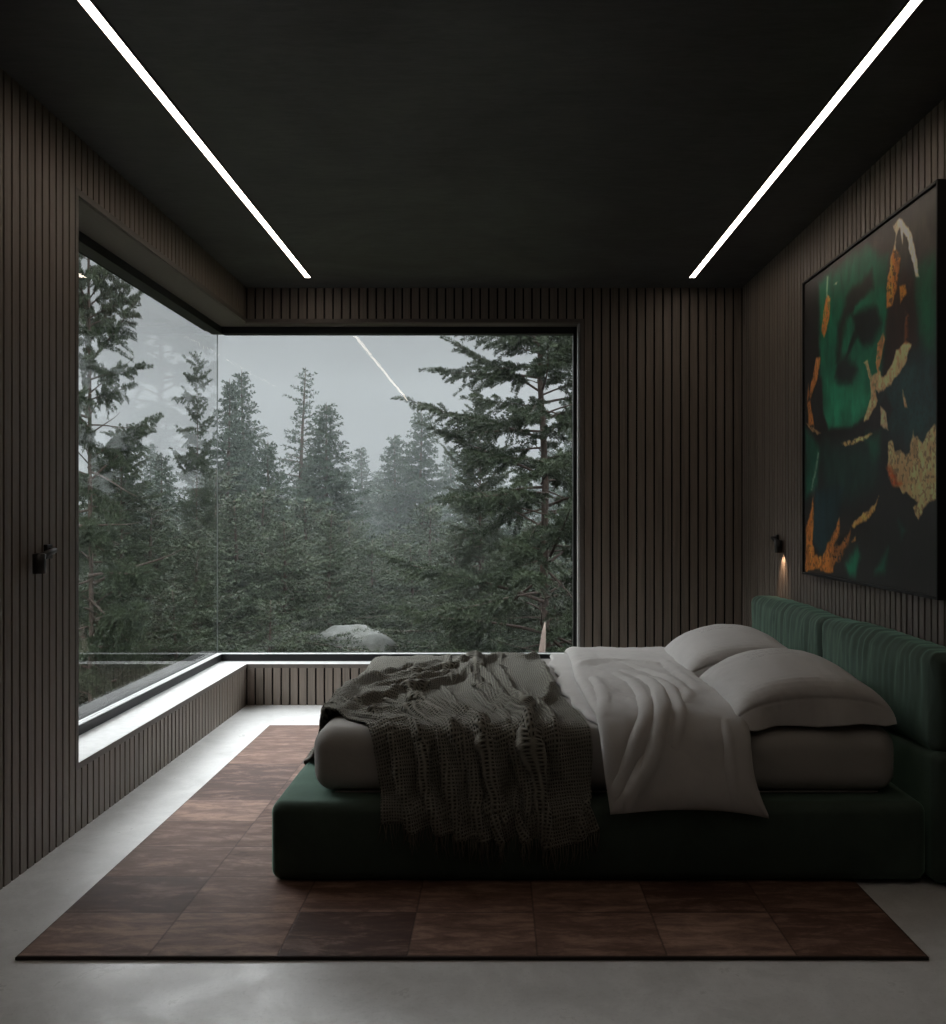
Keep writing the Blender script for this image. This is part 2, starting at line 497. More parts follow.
def add_soft(name, mat, parent, *a, **k):
    V, F = soft_box(*a, **k)
    V[:, 0] = np.minimum(V[:, 0], XR-.002)
    o = link(name, quick_mesh(name, V, F), mat, parent)
    if parent is not None: o.matrix_parent_inverse = Matrix.Translation(-parent.location)
    return o

BX0, BX1, BY0, BY1 = -.792, 1.475, 3.165, 5.03
MX0, MX1, MY0, MY1, MZ0, MZ1 = -.668, 1.415, 3.255, 4.93, .285, .515
bed = empty('bed', (.4, 4.1, 0)); tag(bed, 'low dark green upholstered bed with a pleated headboard against the slatted wall', 'bed')
def d_base(P, N): return .003*(fbm(P[:,0]*7+P[:,2]*5, P[:,1]*7+P[:,2]*3, 5)-.5)*2
add_soft('bed_base', M['green'], bed, BX0, BX1, BY0, BY1, .0125, .283, .038, puff=.008, disp=d_base)
f = MB(); f.box(BX0+.08, BX1, BY0+.08, BY1-.08, .0122, .04); part(f, 'plinth', M['black'], bed)
def d_head(P, N):
    y, z = P[:,1], P[:,2]
    w = fbm(y*3, z*3, 9)*1.6
    a = np.sin((y*52 + w*6 + z*5)) * .5 + np.sin(y*87 + w*9 - z*3)*.3
    ridg = 1-np.abs(fbm(y*19+w, z*1.6+y, 21, 3)*2-1)
    amp = np.clip((z-.50)/.24+.25*(fbm(y*5, z*0+3, 51)-.5)*2, 0.10, 1)
    r2 = 1-np.abs(fbm(y*41+w*2, z*5+y*2, 33, 3)*2-1); var = .4+1.2*fbm(y*6, z*3, 41)
    return (.0012*a + .013*(ridg-.7) + .009*(r2-.7))*amp*var*.95
HX = 1.488
add_soft('headboard_panel', M['green'], bed, HX-.008, XR-.001, 3.135, 5.46, .0122, .462, .03, puff=.004, disp=d_base)
add_soft('headboard_cushion', M['green'], bed, HX, XR-.002, 3.165, 4.262, .45, .795, .035, puff=.016, res=.012, disp=d_head)
add_soft('headboard_cushion', M['green'], bed, HX, XR-.002, 4.272, 5.46, .45, .795, .035, puff=.016, res=.012, disp=d_head)
# bedside block on the near side, same velvet

def d_mat(P, N): return .0035*(fbm(P[:,0]*6+P[:,2]*9, P[:,1]*6, 8)-.5)*2
mat = empty('mattress', (.38, 4.1, MZ0)); tag(mat, 'thick mattress in a grey-beige fitted sheet on the green bed base', 'mattress')
add_soft('sheet', M['mattress'], mat, MX0, MX1, MY0, MY1, MZ0, MZ1, .072, puff=.004, disp=d_mat)
f = MB()
zz = MZ0+.006
f.tube([(MX1-.07, MY0+.022, zz), (MX0+.08, MY0+.022, zz)], .003, 6); f.tube([(MX1-.016, MY0+.022, zz+.05), (MX1-.016, MY0+.022, MZ1-.07)], .002, 6)
part(f, 'piping', M['mattress'], mat)

# ------------------------------------------------------------------ cloth solver (position based)
def box_push(Q, lo, hi, r, th):
    lo = np.array(lo)+r; hi = np.array(hi)-r
    inner = np.clip(Q, lo, hi); d = Q-inner; L = np.linalg.norm(d, axis=-1)
    inside = L < 1e-6
    out = Q.copy(); hit = (L < r+th) & ~inside
    out[hit] = inner[hit] + d[hit]/L[hit][:, None]*(r+th)
    if inside.any():
        out[inside, 2] = hi[2]+r+th; hit = hit | inside
    return out, hit
BOXES = [((MX0, MY0, -.1), (MX1, MY1, MZ1), .05), ((BX0, BY0, -.1), (BX1, BY1, .283), .045)]
def collide_bed(Q, th):
    hit = np.zeros(Q.shape[:-1], bool)
    for lo, hi, r in BOXES:
        Q, h = box_push(Q, lo, hi, r, th); hit |= h
    low = Q[..., 2] < .02; Q[..., 2] = np.maximum(Q[..., 2], .02)
    return Q, hit | low
def con(P, a, b, L, k):
    A, B = P[a], P[b]
    d = B-A; l = np.linalg.norm(d, axis=-1, keepdims=True)+1e-9
    c = d*((l-L)/l*.5*k)
    P[a] += c; P[b] -= c
S = np.s_
def solve_grid(P, dx, dy, ks=1.0, kb=.25, kshear=.5):
    ny, nx = P.shape[:2]
    for k in (0, 1):
        n = (nx-k)//2; con(P, S[:, k:k+2*n:2], S[:, k+1:k+2*n:2], dx, ks)
        n = (ny-k)//2; con(P, S[k:k+2*n:2, :], S[k+1:k+2*n:2, :], dy, ks)
        dl = math.hypot(dx, dy); n = (ny-k)//2
        con(P, S[k:k+2*n:2, :-1], S[k+1:k+2*n:2, 1:], dl, kshear)
        con(P, S[k:k+2*n:2, 1:], S[k+1:k+2*n:2, :-1], dl, kshear)
    if kb:
        for k in range(4):
            m = [i for i in range(k, nx-2, 4)]
            con(P, (slice(None), m), (slice(None), [i+2 for i in m]), 2*dx, kb)
            m = [i for i in range(k, ny-2, 4)]
            con(P, (m, slice(None)), ([i+2 for i in m], slice(None)), 2*dy, kb)
def drape(P, dx, dy, th, steps=140, iters=8, kb=.25, fric=.85, g=-9.8, pin=None, kshear=.5):
    V = np.zeros_like(P); dt = 1/60
    for s_ in range(steps):
        P0 = P.copy(); V[..., 2] += g*dt; V *= .97
        P = P + V*dt
        for it in range(iters):
            solve_grid(P, dx, dy, 1.0, kb, kshear)
            P, hit = collide_bed(P, th)
            if pin is not None: P[pin[0]] = pin[1]
        D = P-P0
        D[hit] *= (1-fric) if s_ > 4 else 1
        sp = np.linalg.norm(D, axis=-1, keepdims=True); D *= np.minimum(1, .03/np.maximum(sp, 1e-9))
        P = P0+D; V = D/dt
    P, hit = collide_bed(P, th)
    return P
def normals(P):
    a = np.gradient(P, axis=1); b = np.gradient(P, axis=0)
    n = np.cross(a, b); n /= np.linalg.norm(n, axis=-1, keepdims=True)+1e-9
    return n
def upsample(P, k):
    for ax in (0, 1):
        n = P.shape[ax]; t = np.linspace(0, n-1, (n-1)*k+1); i = np.minimum(t.astype(int), n-2); f_ = t-i
        def g(j): return np.take(P, np.clip(j, 0, n-1), axis=ax)
        p0, p1, p2, p3 = g(i-1), g(i), g(i+1), g(i+2)
        sh = [1]*P.ndim; sh[ax] = -1; u = f_.reshape(sh)
        P = .5*((2*p1)+(-p0+p2)*u+(2*p0-5*p1+4*p2-p3)*u*u+(-p0+3*p1-3*p2+p3)*u**3)
    return P
def seg_ridge(X, Y, pts, w, a):
    """smooth ridge along a polyline in (X,Y)"""
    for _ in range(2 if len(pts) > 2 else 0):
        q = [pts[0]]
        for (a0, b0), (a1, b1) in zip(pts, pts[1:]): q += [(.75*a0+.25*a1, .75*b0+.25*b1), (.25*a0+.75*a1, .25*b0+.75*b1)]
        pts = q+[pts[-1]]
    best = np.full(X.shape, 9.0); tt = np.zeros(X.shape)
    n = len(pts)-1
    for k in range(n):
        (x0, y0), (x1, y1) = pts[k], pts[k+1]
        dx, dy = x1-x0, y1-y0; L2 = dx*dx+dy*dy
        t = np.clip(((X-x0)*dx+(Y-y0)*dy)/L2, 0, 1)
        d = np.hypot(X-x0-t*dx, Y-y0-t*dy)
        m = d < best; best[m] = d[m]; tt[m] = (k+t[m])/n
    taper = np.sin(np.clip(tt, .0, 1)*PI)**.8
    return a*np.exp(-(best/w)**1.6)*taper*(.75+.5*fbm(X*9+1, Y*9+5, 77, 2))
def puffy(name, P, thick, uv, mat, parent, edge=6):
    """closed, rounded-edge sheet of local half thickness thick(ny,nx) around P"""
    n = normals(P); ny, nx = P.shape[:2]
    i = np.minimum(np.arange(ny), ny-1-np.arange(ny))[:, None]; j = np.minimum(np.arange(nx), nx-1-np.arange(nx))[None]
    e = np.minimum(np.minimum(i, j)/edge, 1.0); prof = np.sqrt(1-(1-e)**2)
    T = (thick*prof)[..., None]
    A = P+n*T; B = P-n*T
    idx = np.arange(ny*nx).reshape(ny, nx); F1 = np.stack([idx[:-1,:-1], idx[:-1,1:], idx[1:,1:], idx[1:,:-1]], -1).reshape(-1, 4)
    V = np.concatenate([A.reshape(-1, 3), B.reshape(-1, 3)])
    # weld the border
    remap = np.arange(2*ny*nx); bd = np.zeros((ny, nx), bool); bd[0] = bd[-1] = True; bd[:, 0] = bd[:, -1] = True
    remap[ny*nx+idx[bd]] = idx[bd]
    F2 = remap[(F1+ny*nx)][:, ::-1]
    F = np.concatenate([F1, F2]); U = np.concatenate([uv.reshape(-1, 2)]*2)
    used, inv = np.unique(F, return_inverse=True); F = inv.reshape(F.shape)
    o = link(name, quick_mesh(name, V[used], F, U[used]), mat, parent)
    if parent is not None: o.matrix_parent_inverse = Matrix.Translation(-parent.location)
    return o

def unroll(P):
    """flat coordinates of cloth lying on the bed: across, and along from the near mattress edge (negative = hanging)"""
    return P[..., 0], np.maximum(P[..., 1]-3.22, 0) - np.maximum(.545-P[..., 2], 0)*(P[..., 1] < 3.6)
# ------------------------------------------------------------------ duvet
def strip_path(y_far_drop, near_drop, th, n):
    """profile (y,z) going from the far side over the mattress and down the near side"""
    pts = [(MY1+th+.01, MZ1-y_far_drop), (MY1+th, MZ1), (MY1-.04, MZ1+th), (MY0+.04, MZ1+th), (MY0-th, MZ1-.03), (MY0-th-.012, MZ0-.012-near_drop)]
    L = [0]
    for a, b_ in zip(pts, pts[1:]): L.append(L[-1]+math.hypot(b_[0]-a[0], b_[1]-a[1]))
    s_ = np.linspace(0, L[-1], n)
    return np.interp(s_, L, [p[0] for p in pts]), np.interp(s_, L, [p[1] for p in pts]), L[-1]
def make_duvet():
    d = empty('duvet', (.6, 4.1, MZ1)); tag(d, 'pale grey linen duvet folded across the bed and hanging over its near side', 'duvet')
    ny, nx = 312, 140
    prof = [(MY1+.045, .44), (MY1+.04, .50), (MY1-.01, .548), (MY1-.12, .556), (4.0, .553), (3.40, .556), (3.31, .552), (3.245, .528), (3.205, .48), (3.175, .41), (3.150, .34), (3.132, .285), (3.126, .252)]
    Lp = np.concatenate([[0], np.cumsum([math.hypot(b[0]-a[0], b[1]-a[1]) for a, b in zip(prof, prof[1:])])])
    L = Lp[-1]; ss = np.linspace(0, L, ny)
    def smooth(v, k=9):
        e = np.concatenate([2*v[0]-v[k:0:-1], v, 2*v[-1]-v[-2:-k-2:-1]]); return np.convolve(e, np.ones(2*k+1)/(2*k+1), 'valid')
    Y = smooth(np.interp(ss, Lp, [p[0] for p in prof])); Z = smooth(np.interp(ss, Lp, [p[1] for p in prof]))
    u = ss/L; hg = np.clip((.54-Z)/.28, 0, 1)*(Y < 4)
    xl = .338+.032*hg**1.5+.010*np.sin(u*9); xr = .878+.012*np.sin(u*7+1)-.02*np.sin(hg*3)+.028*hg**3
    t = np.linspace(0, 1, nx)
    P = np.zeros((ny, nx, 3)); P[..., 0] = xl[:, None]+(xr-xl)[:, None]*t; P[..., 1] = Y[:, None]; P[..., 2] = Z[:, None]
    # the hem sags between its corners
    P[..., 2] += (hg[:, None]**3)*(.006+.016*np.sin(t*PI*1.0)-.014*t**6)
    P[..., 2] += .020*(fbm(P[..., 0]*5, P[..., 1]*3.5, 4)-.45)*np.clip((P[..., 1]-3.3)*4, 0, 1)
    n = normals(P); 
    if n[n.shape[0]//2, n.shape[1]//2, 2] < 0: n = -n
    ny, nx = P.shape[:2]
    W = np.linspace(0, 1, nx)[None]*.6 + np.zeros((ny, 1)); Q = np.linspace(0, L, ny)[:, None] + np.zeros((1, nx))
    # (W across from the fold, Q along from the far side); L is about 2.2
    h = .012*(fbm(W*5, Q*4, 31)-.5)*2
    SX, SS = unroll(P)
    dwx = .03*(fbm(SX*5+3, SS*4, 8)-.5); dwy = .05*(fbm(SX*5, SS*4+7, 18)-.5)
    R = [([(.38,-.29),(.45,-.21),(.52,-.12),(.56,0),(.62,.25),(.63,.66),(.54,.9)], .020, .024), ([(.39,-.24),(.456,-.10),(.50,0),(.554,.2),(.557,.55),(.50,.8)], .018, .018),
         ([(.60,-.08),(.63,0),(.665,.2),(.665,.5),(.62,.75)], .016, .015), ([(.68,.15),(.725,.29),(.71,.8),(.57,1.12)], .020, .016), ([(.37,.05),(.42,.35),(.40,.7)], .02, .012),
         ([(.42,-.30),(.46,-.18),(.50,-.10)], .012, .012), ([(.80,-.28),(.79,-.12),(.80,.05)], .016, .008), ([(.36,1.0),(.52,1.2),(.74,1.1)], .05, .016), ([(.76,.3),(.80,.7),(.78,1.2)], .03, .012), ([(.62,-.28),(.66,-.15)], .02, .006)]
    for pts, w, a in R: h = h + seg_ridge(SX+dwx, SS+dwy, pts, w*.62, a*.75) + seg_ridge(SX-w*.8+dwx, SS+dwy, pts, w*2.4, a*.55) - seg_ridge(SX+w*1.2+dwx, SS+dwy, pts, w*.9, a*.35)
    if normals(P)[ny//2, nx//2, 2] < 0: P = P[:, ::-1]; h = h[:, ::-1]; W = W[:, ::-1]; n = n[:, ::-1]
    P = P + n*(h[..., None])
    uv = np.stack([W, Q], -1)
    i = np.minimum(np.arange(ny), ny-1-np.arange(ny))[:, None]
    puffy('cover', P, np.full((ny, nx), .024), uv, M['linen'], d, edge=12)
    # under layer of the fold, showing at the foot side
    th = .014; ny, nx = 70, 14
    Y, Z, L = strip_path(.05, .0, th, ny)
    t = np.linspace(0, 1, nx)[None]; u = np.linspace(0, 1, ny)
    wob = .008*np.sin(u*23)+.006*np.sin(u*51+1)
    xl = (np.interp(u, [0, .2, .6, .75, 1], [.262, .258, .262, .31, .39])+wob)[:, None]
    P = np.zeros((ny, nx, 3)); P[..., 0] = xl+.16*t; P[..., 1] = Y[:, None]; P[..., 2] = Z[:, None]
    P, _ = collide_bed(P, th); P = upsample(P, 3)
    if normals(P)[P.shape[0]//2, 8, 2] < 0: P = P[:, ::-1]
    ny, nx = P.shape[:2]
    A, B = np.meshgrid(np.linspace(0, .16, nx), np.linspace(0, L, ny))
    P = P + normals(P)*(.006*(fbm(A*8, B*10, 3)-.5))[..., None]
    puffy('folded_layer', P, np.full((ny, nx), .011), np.stack([A, B], -1), M['linen'], d, edge=5)
make_duvet()

# ------------------------------------------------------------------ throw
def make_throw():
    o = empty('throw_blanket', (-.2, 4.0, MZ1)); tag(o, 'dark grey waffle-knit throw with fringe, crumpled over the foot of the bed', 'blanket')
    th = .011
    ny, nx = 150, 84
    # plan outline: rows run from near hem (0) to far end (1)
    pts = [(BY0-.03, .290), (MY0-.025, .31), (MY0-.02, MZ1-.03), (MY0+.04, MZ1+.02), (4.90, MZ1+.02), (MY1+.02, MZ1-.02), (MY1+.03, .34)]
    L = [0]
    for a, b_ in zip(pts, pts[1:]): L.append(L[-1]+math.hypot(b_[0]-a[0], b_[1]-a[1]))
    s_ = np.linspace(0, L[-1], ny); Y = np.interp(s_, L, [p[0] for p in pts]); Z = np.interp(s_, L, [p[1] for p in pts])
    top0 = L[3]
    k1 = top0/L[-1]
    u = np.linspace(0, 1, ny)
    xl = np.interp(u, [0, k1*.9, k1+.03, k1+.12, k1+.22, 1], [-.372, -.365, -.375, -.70, -.96, -.92])
    xr = np.interp(u, [0, k1*.8, k1+.1, k1+.45, 1], [.295, .290, .25, .19, .17])
    t = np.linspace(0, 1, nx)
    wid = 1.3
    P = np.zeros((ny, nx, 3))
    X = xl[:, None]+(xr-xl)[:, None]*t[None]
    comp = np.sqrt(np.maximum((wid/(xr-xl))**2-1, 0.05))[:, None]
    ph = t[None]*wid/.155*2*PI + .9*np.sin(u*9)[:, None] + 2.5*fbm(t[None]*3+u[:, None]*2.2, u[:, None]*4, 2)
    amp = .155/(2*PI)*comp*.95*(.6+.8*fbm(t[None]*5, u[:, None]*3, 44))
    wave = np.sin(ph)*amp*.8
    P[..., 0] = X; P[..., 1] = Y[:, None]; P[..., 2] = Z[:, None]
    n = normals(P); n = n*np.sign(n[ny//2, nx//2, 2])
    lift = wave + np.abs(amp)*.8
    P = P + n*(lift*(.55 if True else 1))[..., None]
    # the foot overhang starts folded down
    over = P[..., 0] < MX0-.02
    dxo = MX0-.02-P[..., 0]
    P[..., 2] = np.where(over, P[..., 2]-dxo*.8, P[..., 2]); P[..., 0] = np.where(over, MX0-.02-dxo*.5, P[..., 0])
    dx, dy = wid/(nx-1), L[-1]*1.0/(ny-1)
    P = drape(P, dx, dy, th, 90, 8, .2, .92, kshear=.25)
    K = 3
    P = upsample(P, K)
    n = normals(P)
    ny2, nx2 = P.shape[:2]
    A, B = np.meshgrid(np.linspace(0, wid, nx2), np.linspace(0, L[-1]*1.04, ny2))
    h = .009*(fbm(A*12, B*12, 71)-.5)*2 + .010*(fbm(A*5+B*2, B*7, 72)-.5)*2
    SX, SS = unroll(P)
    wob = .05*(fbm(SX*5+3, SS*5, 8)-.5); wob2 = .06*(fbm(SX*5, SS*4+7, 18)-.5)
    R = [([(-.64,.0),(-.655,.45),(-.62,.88),(-.42,1.17),(-.31,1.51)], .030, .036), ([(-.62,.04),(-.583,.38),(-.467,.52),(-.323,.69),(-.19,.96),(-.1,1.3)], .028, .036),
         ([(-.22,1.6),(-.12,.88),(-.05,.52),(.08,.11),(.10,-.02),(.14,-.28)], .022, .040), ([(0,1.3),(.014,1.06),(.074,.38),(.11,0),(.15,-.2)], .020, .032), ([(-.2,1.55),(-.136,1.42),(-.017,.78),(.016,.5),(-.02,.2)], .022, .030),
         ([(-.5,.62),(-.30,.38),(-.1,.16),(-.05,-.04),(-.02,-.3)], .024, .034), ([(.2,1.4),(.228,1.06),(.215,.52),(.16,.38)], .022, .034), ([(-.55,.25),(-.40,.28),(-.2,.16),(-.14,.0),(-.13,-.22)], .020, .026),
         ([(-.55,.95),(-.3,1.1),(-.1,1.4),(.02,1.6)], .028, .034), ([(-.60,.7),(-.4,.85),(-.2,1.15)], .022, .026), ([(-.45,.05),(-.32,.12),(-.26,-.05),(-.27,-.25)], .018, .022), ([(.1,.75),(.15,.4),(.2,.1),(.22,-.2)], .018, .022), ([(.0,1.65),(.12,1.5),(.2,1.62)], .03, .03)]
    if n[ny2//2, nx2//2, 2] < 0: n = -n
    for pts_, w, a in R: h = h + seg_ridge(SX+wob, SS+wob2, pts_, w*.8, a*.9) + seg_ridge(SX+wob-w*.6, SS+wob2, pts_, w*2.0, a*.4) - seg_ridge(SX+wob-w*1.7, SS+wob2, pts_, w, a*.35)
    P = P + n*h[..., None]
    Q, _ = collide_bed(P, .007); P = Q
    if normals(P)[ny2//2, nx2//2, 2] < 0: P = P[:, ::-1]; A = A[:, ::-1]
    uv = np.stack([A, B], -1)
    puffy('knit', P, np.full((ny2, nx2), .0045), uv, M['throw'], o, edge=2)
    f = MB()
    rr = random.Random(4)
    for row, sg in ((0, 1), (ny2-1, -1)):
        step = 2
        for j in range(0, nx2, step):
            p = Vector(P[row, j]); l = rr.uniform(.045, .085)
            if sg == 1:
                q = p+Vector((rr.uniform(-.006, .006), rr.uniform(-.004, .003), -l*.5)); e = q+Vector((rr.uniform(-.012, .012), rr.uniform(-.004, .004), -l*.5))
                e.z = max(e.z, .024)
            else:
                q = p+Vector((rr.uniform(-.02, .02), rr.uniform(.0, .015), -l*.5)); e = q+Vector((rr.uniform(-.02, .02), rr.uniform(-.0, .015), -l*.5))
            f.tube([p, q, e], [.0022, .0018, .0012], 5)
    # a few tufts standing up along the far top edge
    m = int(ny2*.955)
    for k in range(46):
        j = rr.randrange(nx2//4, nx2-1); p = Vector(P[m+rr.randrange(-4, 4), j])
        q = p+Vector((rr.uniform(-.02, .02), rr.uniform(-.02, .01), rr.uniform(.008, .026))); e = q+Vector((rr.uniform(-.03, .03), rr.uniform(-.02, .02), rr.uniform(-.012, .012)))
        f.tube([p, q, e], [.0022, .002, .0012], 5)
    part(f, 'fringe', M['fringe'], o)['kind'] = 'stuff'
make_throw()

# ------------------------------------------------------------------ pillows
def sim_pillow(seed, W=.56, Lg=.76, fl=.075):
    """lies in local x (short, W) and y (long, Lg), flange at the -y end; rests on z=0"""
    ny, nx = 64, 46
    r_ = np.random.default_rng(seed)
    X, Y = np.meshgrid(np.linspace(-W/2, W/2, nx), np.linspace(-Lg/2-fl, Lg/2, ny))
    dx = W/(nx-1); dy = (Lg+fl)/(ny-1)
    T = np.stack([X, Y, .04+.004*r_.random(X.shape)], -1); B = np.stack([X, Y, .03-.004*r_.random(X.shape)], -1)
    rim = np.zeros((ny, nx), bool); rim[-1] = True; rim[:, 0] = rim[:, -1] = True; rim[Y[:, 0] <= -Lg/2] = True
    VT = np.zeros_like(T); VB = np.zeros_like(B); dt = 1/60
    for s_ in range(150):
        T0, B0 = T.copy(), B.copy()
        press = 130.0*min(1, s_/30)*max(.55, 1-s_/400)
        nT = normals(T); nB = normals(B)
        if nT[ny//2, nx//2, 2] < 0: nT = -nT
        if nB[ny//2, nx//2, 2] > 0: nB = -nB
        g = np.array([0, 0, -5.0])
        wT = (~rim)[..., None]
        VT = (VT+(nT*press*wT*.14+g)*dt)*.93; VB = (VB+(nB*press*wT*.14+g)*dt)*.93
        T = T+VT*dt; B = B+VB*dt
        for it in range(7):
            solve_grid(T, dx, dy, 1, .12, .5); solve_grid(B, dx, dy, 1, .12, .5)
            mid = (T[rim]+B[rim])/2; T[rim] = mid; B[rim] = mid
            B[..., 2] = np.maximum(B[..., 2], .001); T[..., 2] = np.maximum(T[..., 2], B[..., 2]+.0015*(~rim)); T[..., 2] = np.maximum(T[..., 2], .001)
        D = T-T0; VT = D/dt; D = B-B0; D[B[..., 2] < .0015] *= .3; B = B0+D; VB = D/dt
        for V_ in (VT, VB):
            sp = np.linalg.norm(V_, axis=-1, keepdims=True); V_ *= np.minimum(1, 1.2/np.maximum(sp, 1e-9))
    T = upsample(T, 3); B = upsample(B, 3)
    ny, nx = T.shape[:2]
    gy = np.linspace(-Lg/2-fl, Lg/2, ny)[:, None]; gx = np.linspace(-W/2, W/2, nx)[None]
    w = np.clip(1-np.abs(gy+Lg/2)/.012, 0, 1)
    n = normals(T); n = n*np.sign(n[ny//2, nx//2, 2])
    fb = .004*(fbm(gx*22+gy*4, gy*9, seed)-.5)*2*(1-np.clip(-(gy+Lg/2)/.01, 0, 1))
    T = T + n*(fb-.005*w)[..., None]
    off = .0022
    T = T+n*off
    lift = .058*np.exp(-((gy+Lg/2)/.13)**2)*(1-.55*np.abs(2*gx/W)**5)
    T[..., 2] += lift; B[..., 2] += lift*(.35+.65*np.exp(-((gy+Lg/2)/.05)**2))
    si = int(np.argmin(np.abs(gy[:, 0]+Lg/2)))
    for G in (T, B):
        for i in range(si):
            d = -(gy[i, 0]+Lg/2); k = min(1, d/.02)
            w_ = .010*np.sin(gx[0]*19+seed)+.007*np.sin(gx[0]*43+1)
            base = G[si].copy()
            q_ = d/fl; fz = .0015+(.003 if G is T else 0)+.010*np.abs(np.sin(gx[0]*14+seed))
            nw = base+np.stack([0*w_, -.022*q_+w_*k*q_-(.003 if G is T else 0), 0*w_], -1)
            nw[:, 2] = base[:, 2]*(1-q_)+np.minimum(fz, base[:, 2])*q_; G[i] = nw
    return T, B, gx+gy*0, gy+gx*0
def pillow(name, parent_loc, rz, tilt, label, seed, flx=False):
    T, B, gx, gy = sim_pillow(seed)
    o = empty(name, parent_loc, rz); o.rotation_euler = (0, tilt, rz); tag(o, label, 'pillow', 'two pillows against the headboard')
    ny, nx = T.shape[:2]
    if normals(T)[ny//2, nx//2, 2] < 0: T = T[:, ::-1]; B = B[:, ::-1]
    idx = np.arange(ny*nx).reshape(ny, nx); F1 = np.stack([idx[:-1,:-1], idx[:-1,1:], idx[1:,1:], idx[1:,:-1]], -1).reshape(-1, 4)
    F2 = (F1+ny*nx)[:, ::-1]
    # stitch the rim
    ring = np.concatenate([idx[0, :], idx[1:, -1], idx[-1, -2::-1], idx[-2:0:-1, 0]])
    r2 = np.roll(ring, -1); F3 = np.stack([r2, ring, ring+ny*nx, r2+ny*nx], -1)
    V = np.concatenate([T.reshape(-1, 3), B.reshape(-1, 3)]); UV = np.concatenate([np.stack([gx, gy], -1).reshape(-1, 2), np.full((ny*nx, 2), .5)])
    link('pillowcase', quick_mesh('pillowcase', V, np.concatenate([F1, F2, F3]), UV), M['pillow'], o)
    return o
def m_pillow():
    M['pillow'] = m_linen('pillow_linen', (.43, .415, .40)); m = M['pillow']; nt = m.node_tree
    t = NT.__new__(NT); t.m = m; t.t = nt
    b = [n for n in nt.nodes if n.type == 'BSDF_PRINCIPLED'][0]; src = b.inputs['Base Color'].links[0].from_socket
    tc = t.n('ShaderNodeTexCoord'); sp = t.n('ShaderNodeSeparateXYZ'); t.l(tc.outputs['UV'], sp.inputs[0])
    x, y = sp.outputs[0], sp.outputs[1]
    ln = t.math('LESS_THAN', t.math('FRACT', t.math('MULTIPLY', y, 62.0)), .16)
    ds = t.math('GREATER_THAN', t.noise(t.coord('UV', (70, 400, 1)), 1.0, 1), .47)
    wx = t.math('MULTIPLY', t.math('GREATER_THAN', x, -.11), t.math('LESS_THAN', x, .04))
    wy = t.math('MULTIPLY', t.math('GREATER_THAN', y, -.06), t.math('LESS_THAN', y, .06))
    fac = t.math('MULTIPLY', t.math('MULTIPLY', ln, ds), t.math('MULTIPLY', wx, wy))
    t.l(t.mix(t.math('MULTIPLY', fac, .75), src, (.06, .055, .055)), b.inputs['Base Color'])
m_pillow()
pillow('pillow', (1.125, 3.665, MZ1+.002), 0, -.03, 'plump pale grey pillow with a flanged end, nearer the front of the bed', 3)
pillow('pillow', (1.115, 4.50, MZ1+.002), 0, -.04, 'pale grey pillow lying behind the front one, nearer the big window', 8)

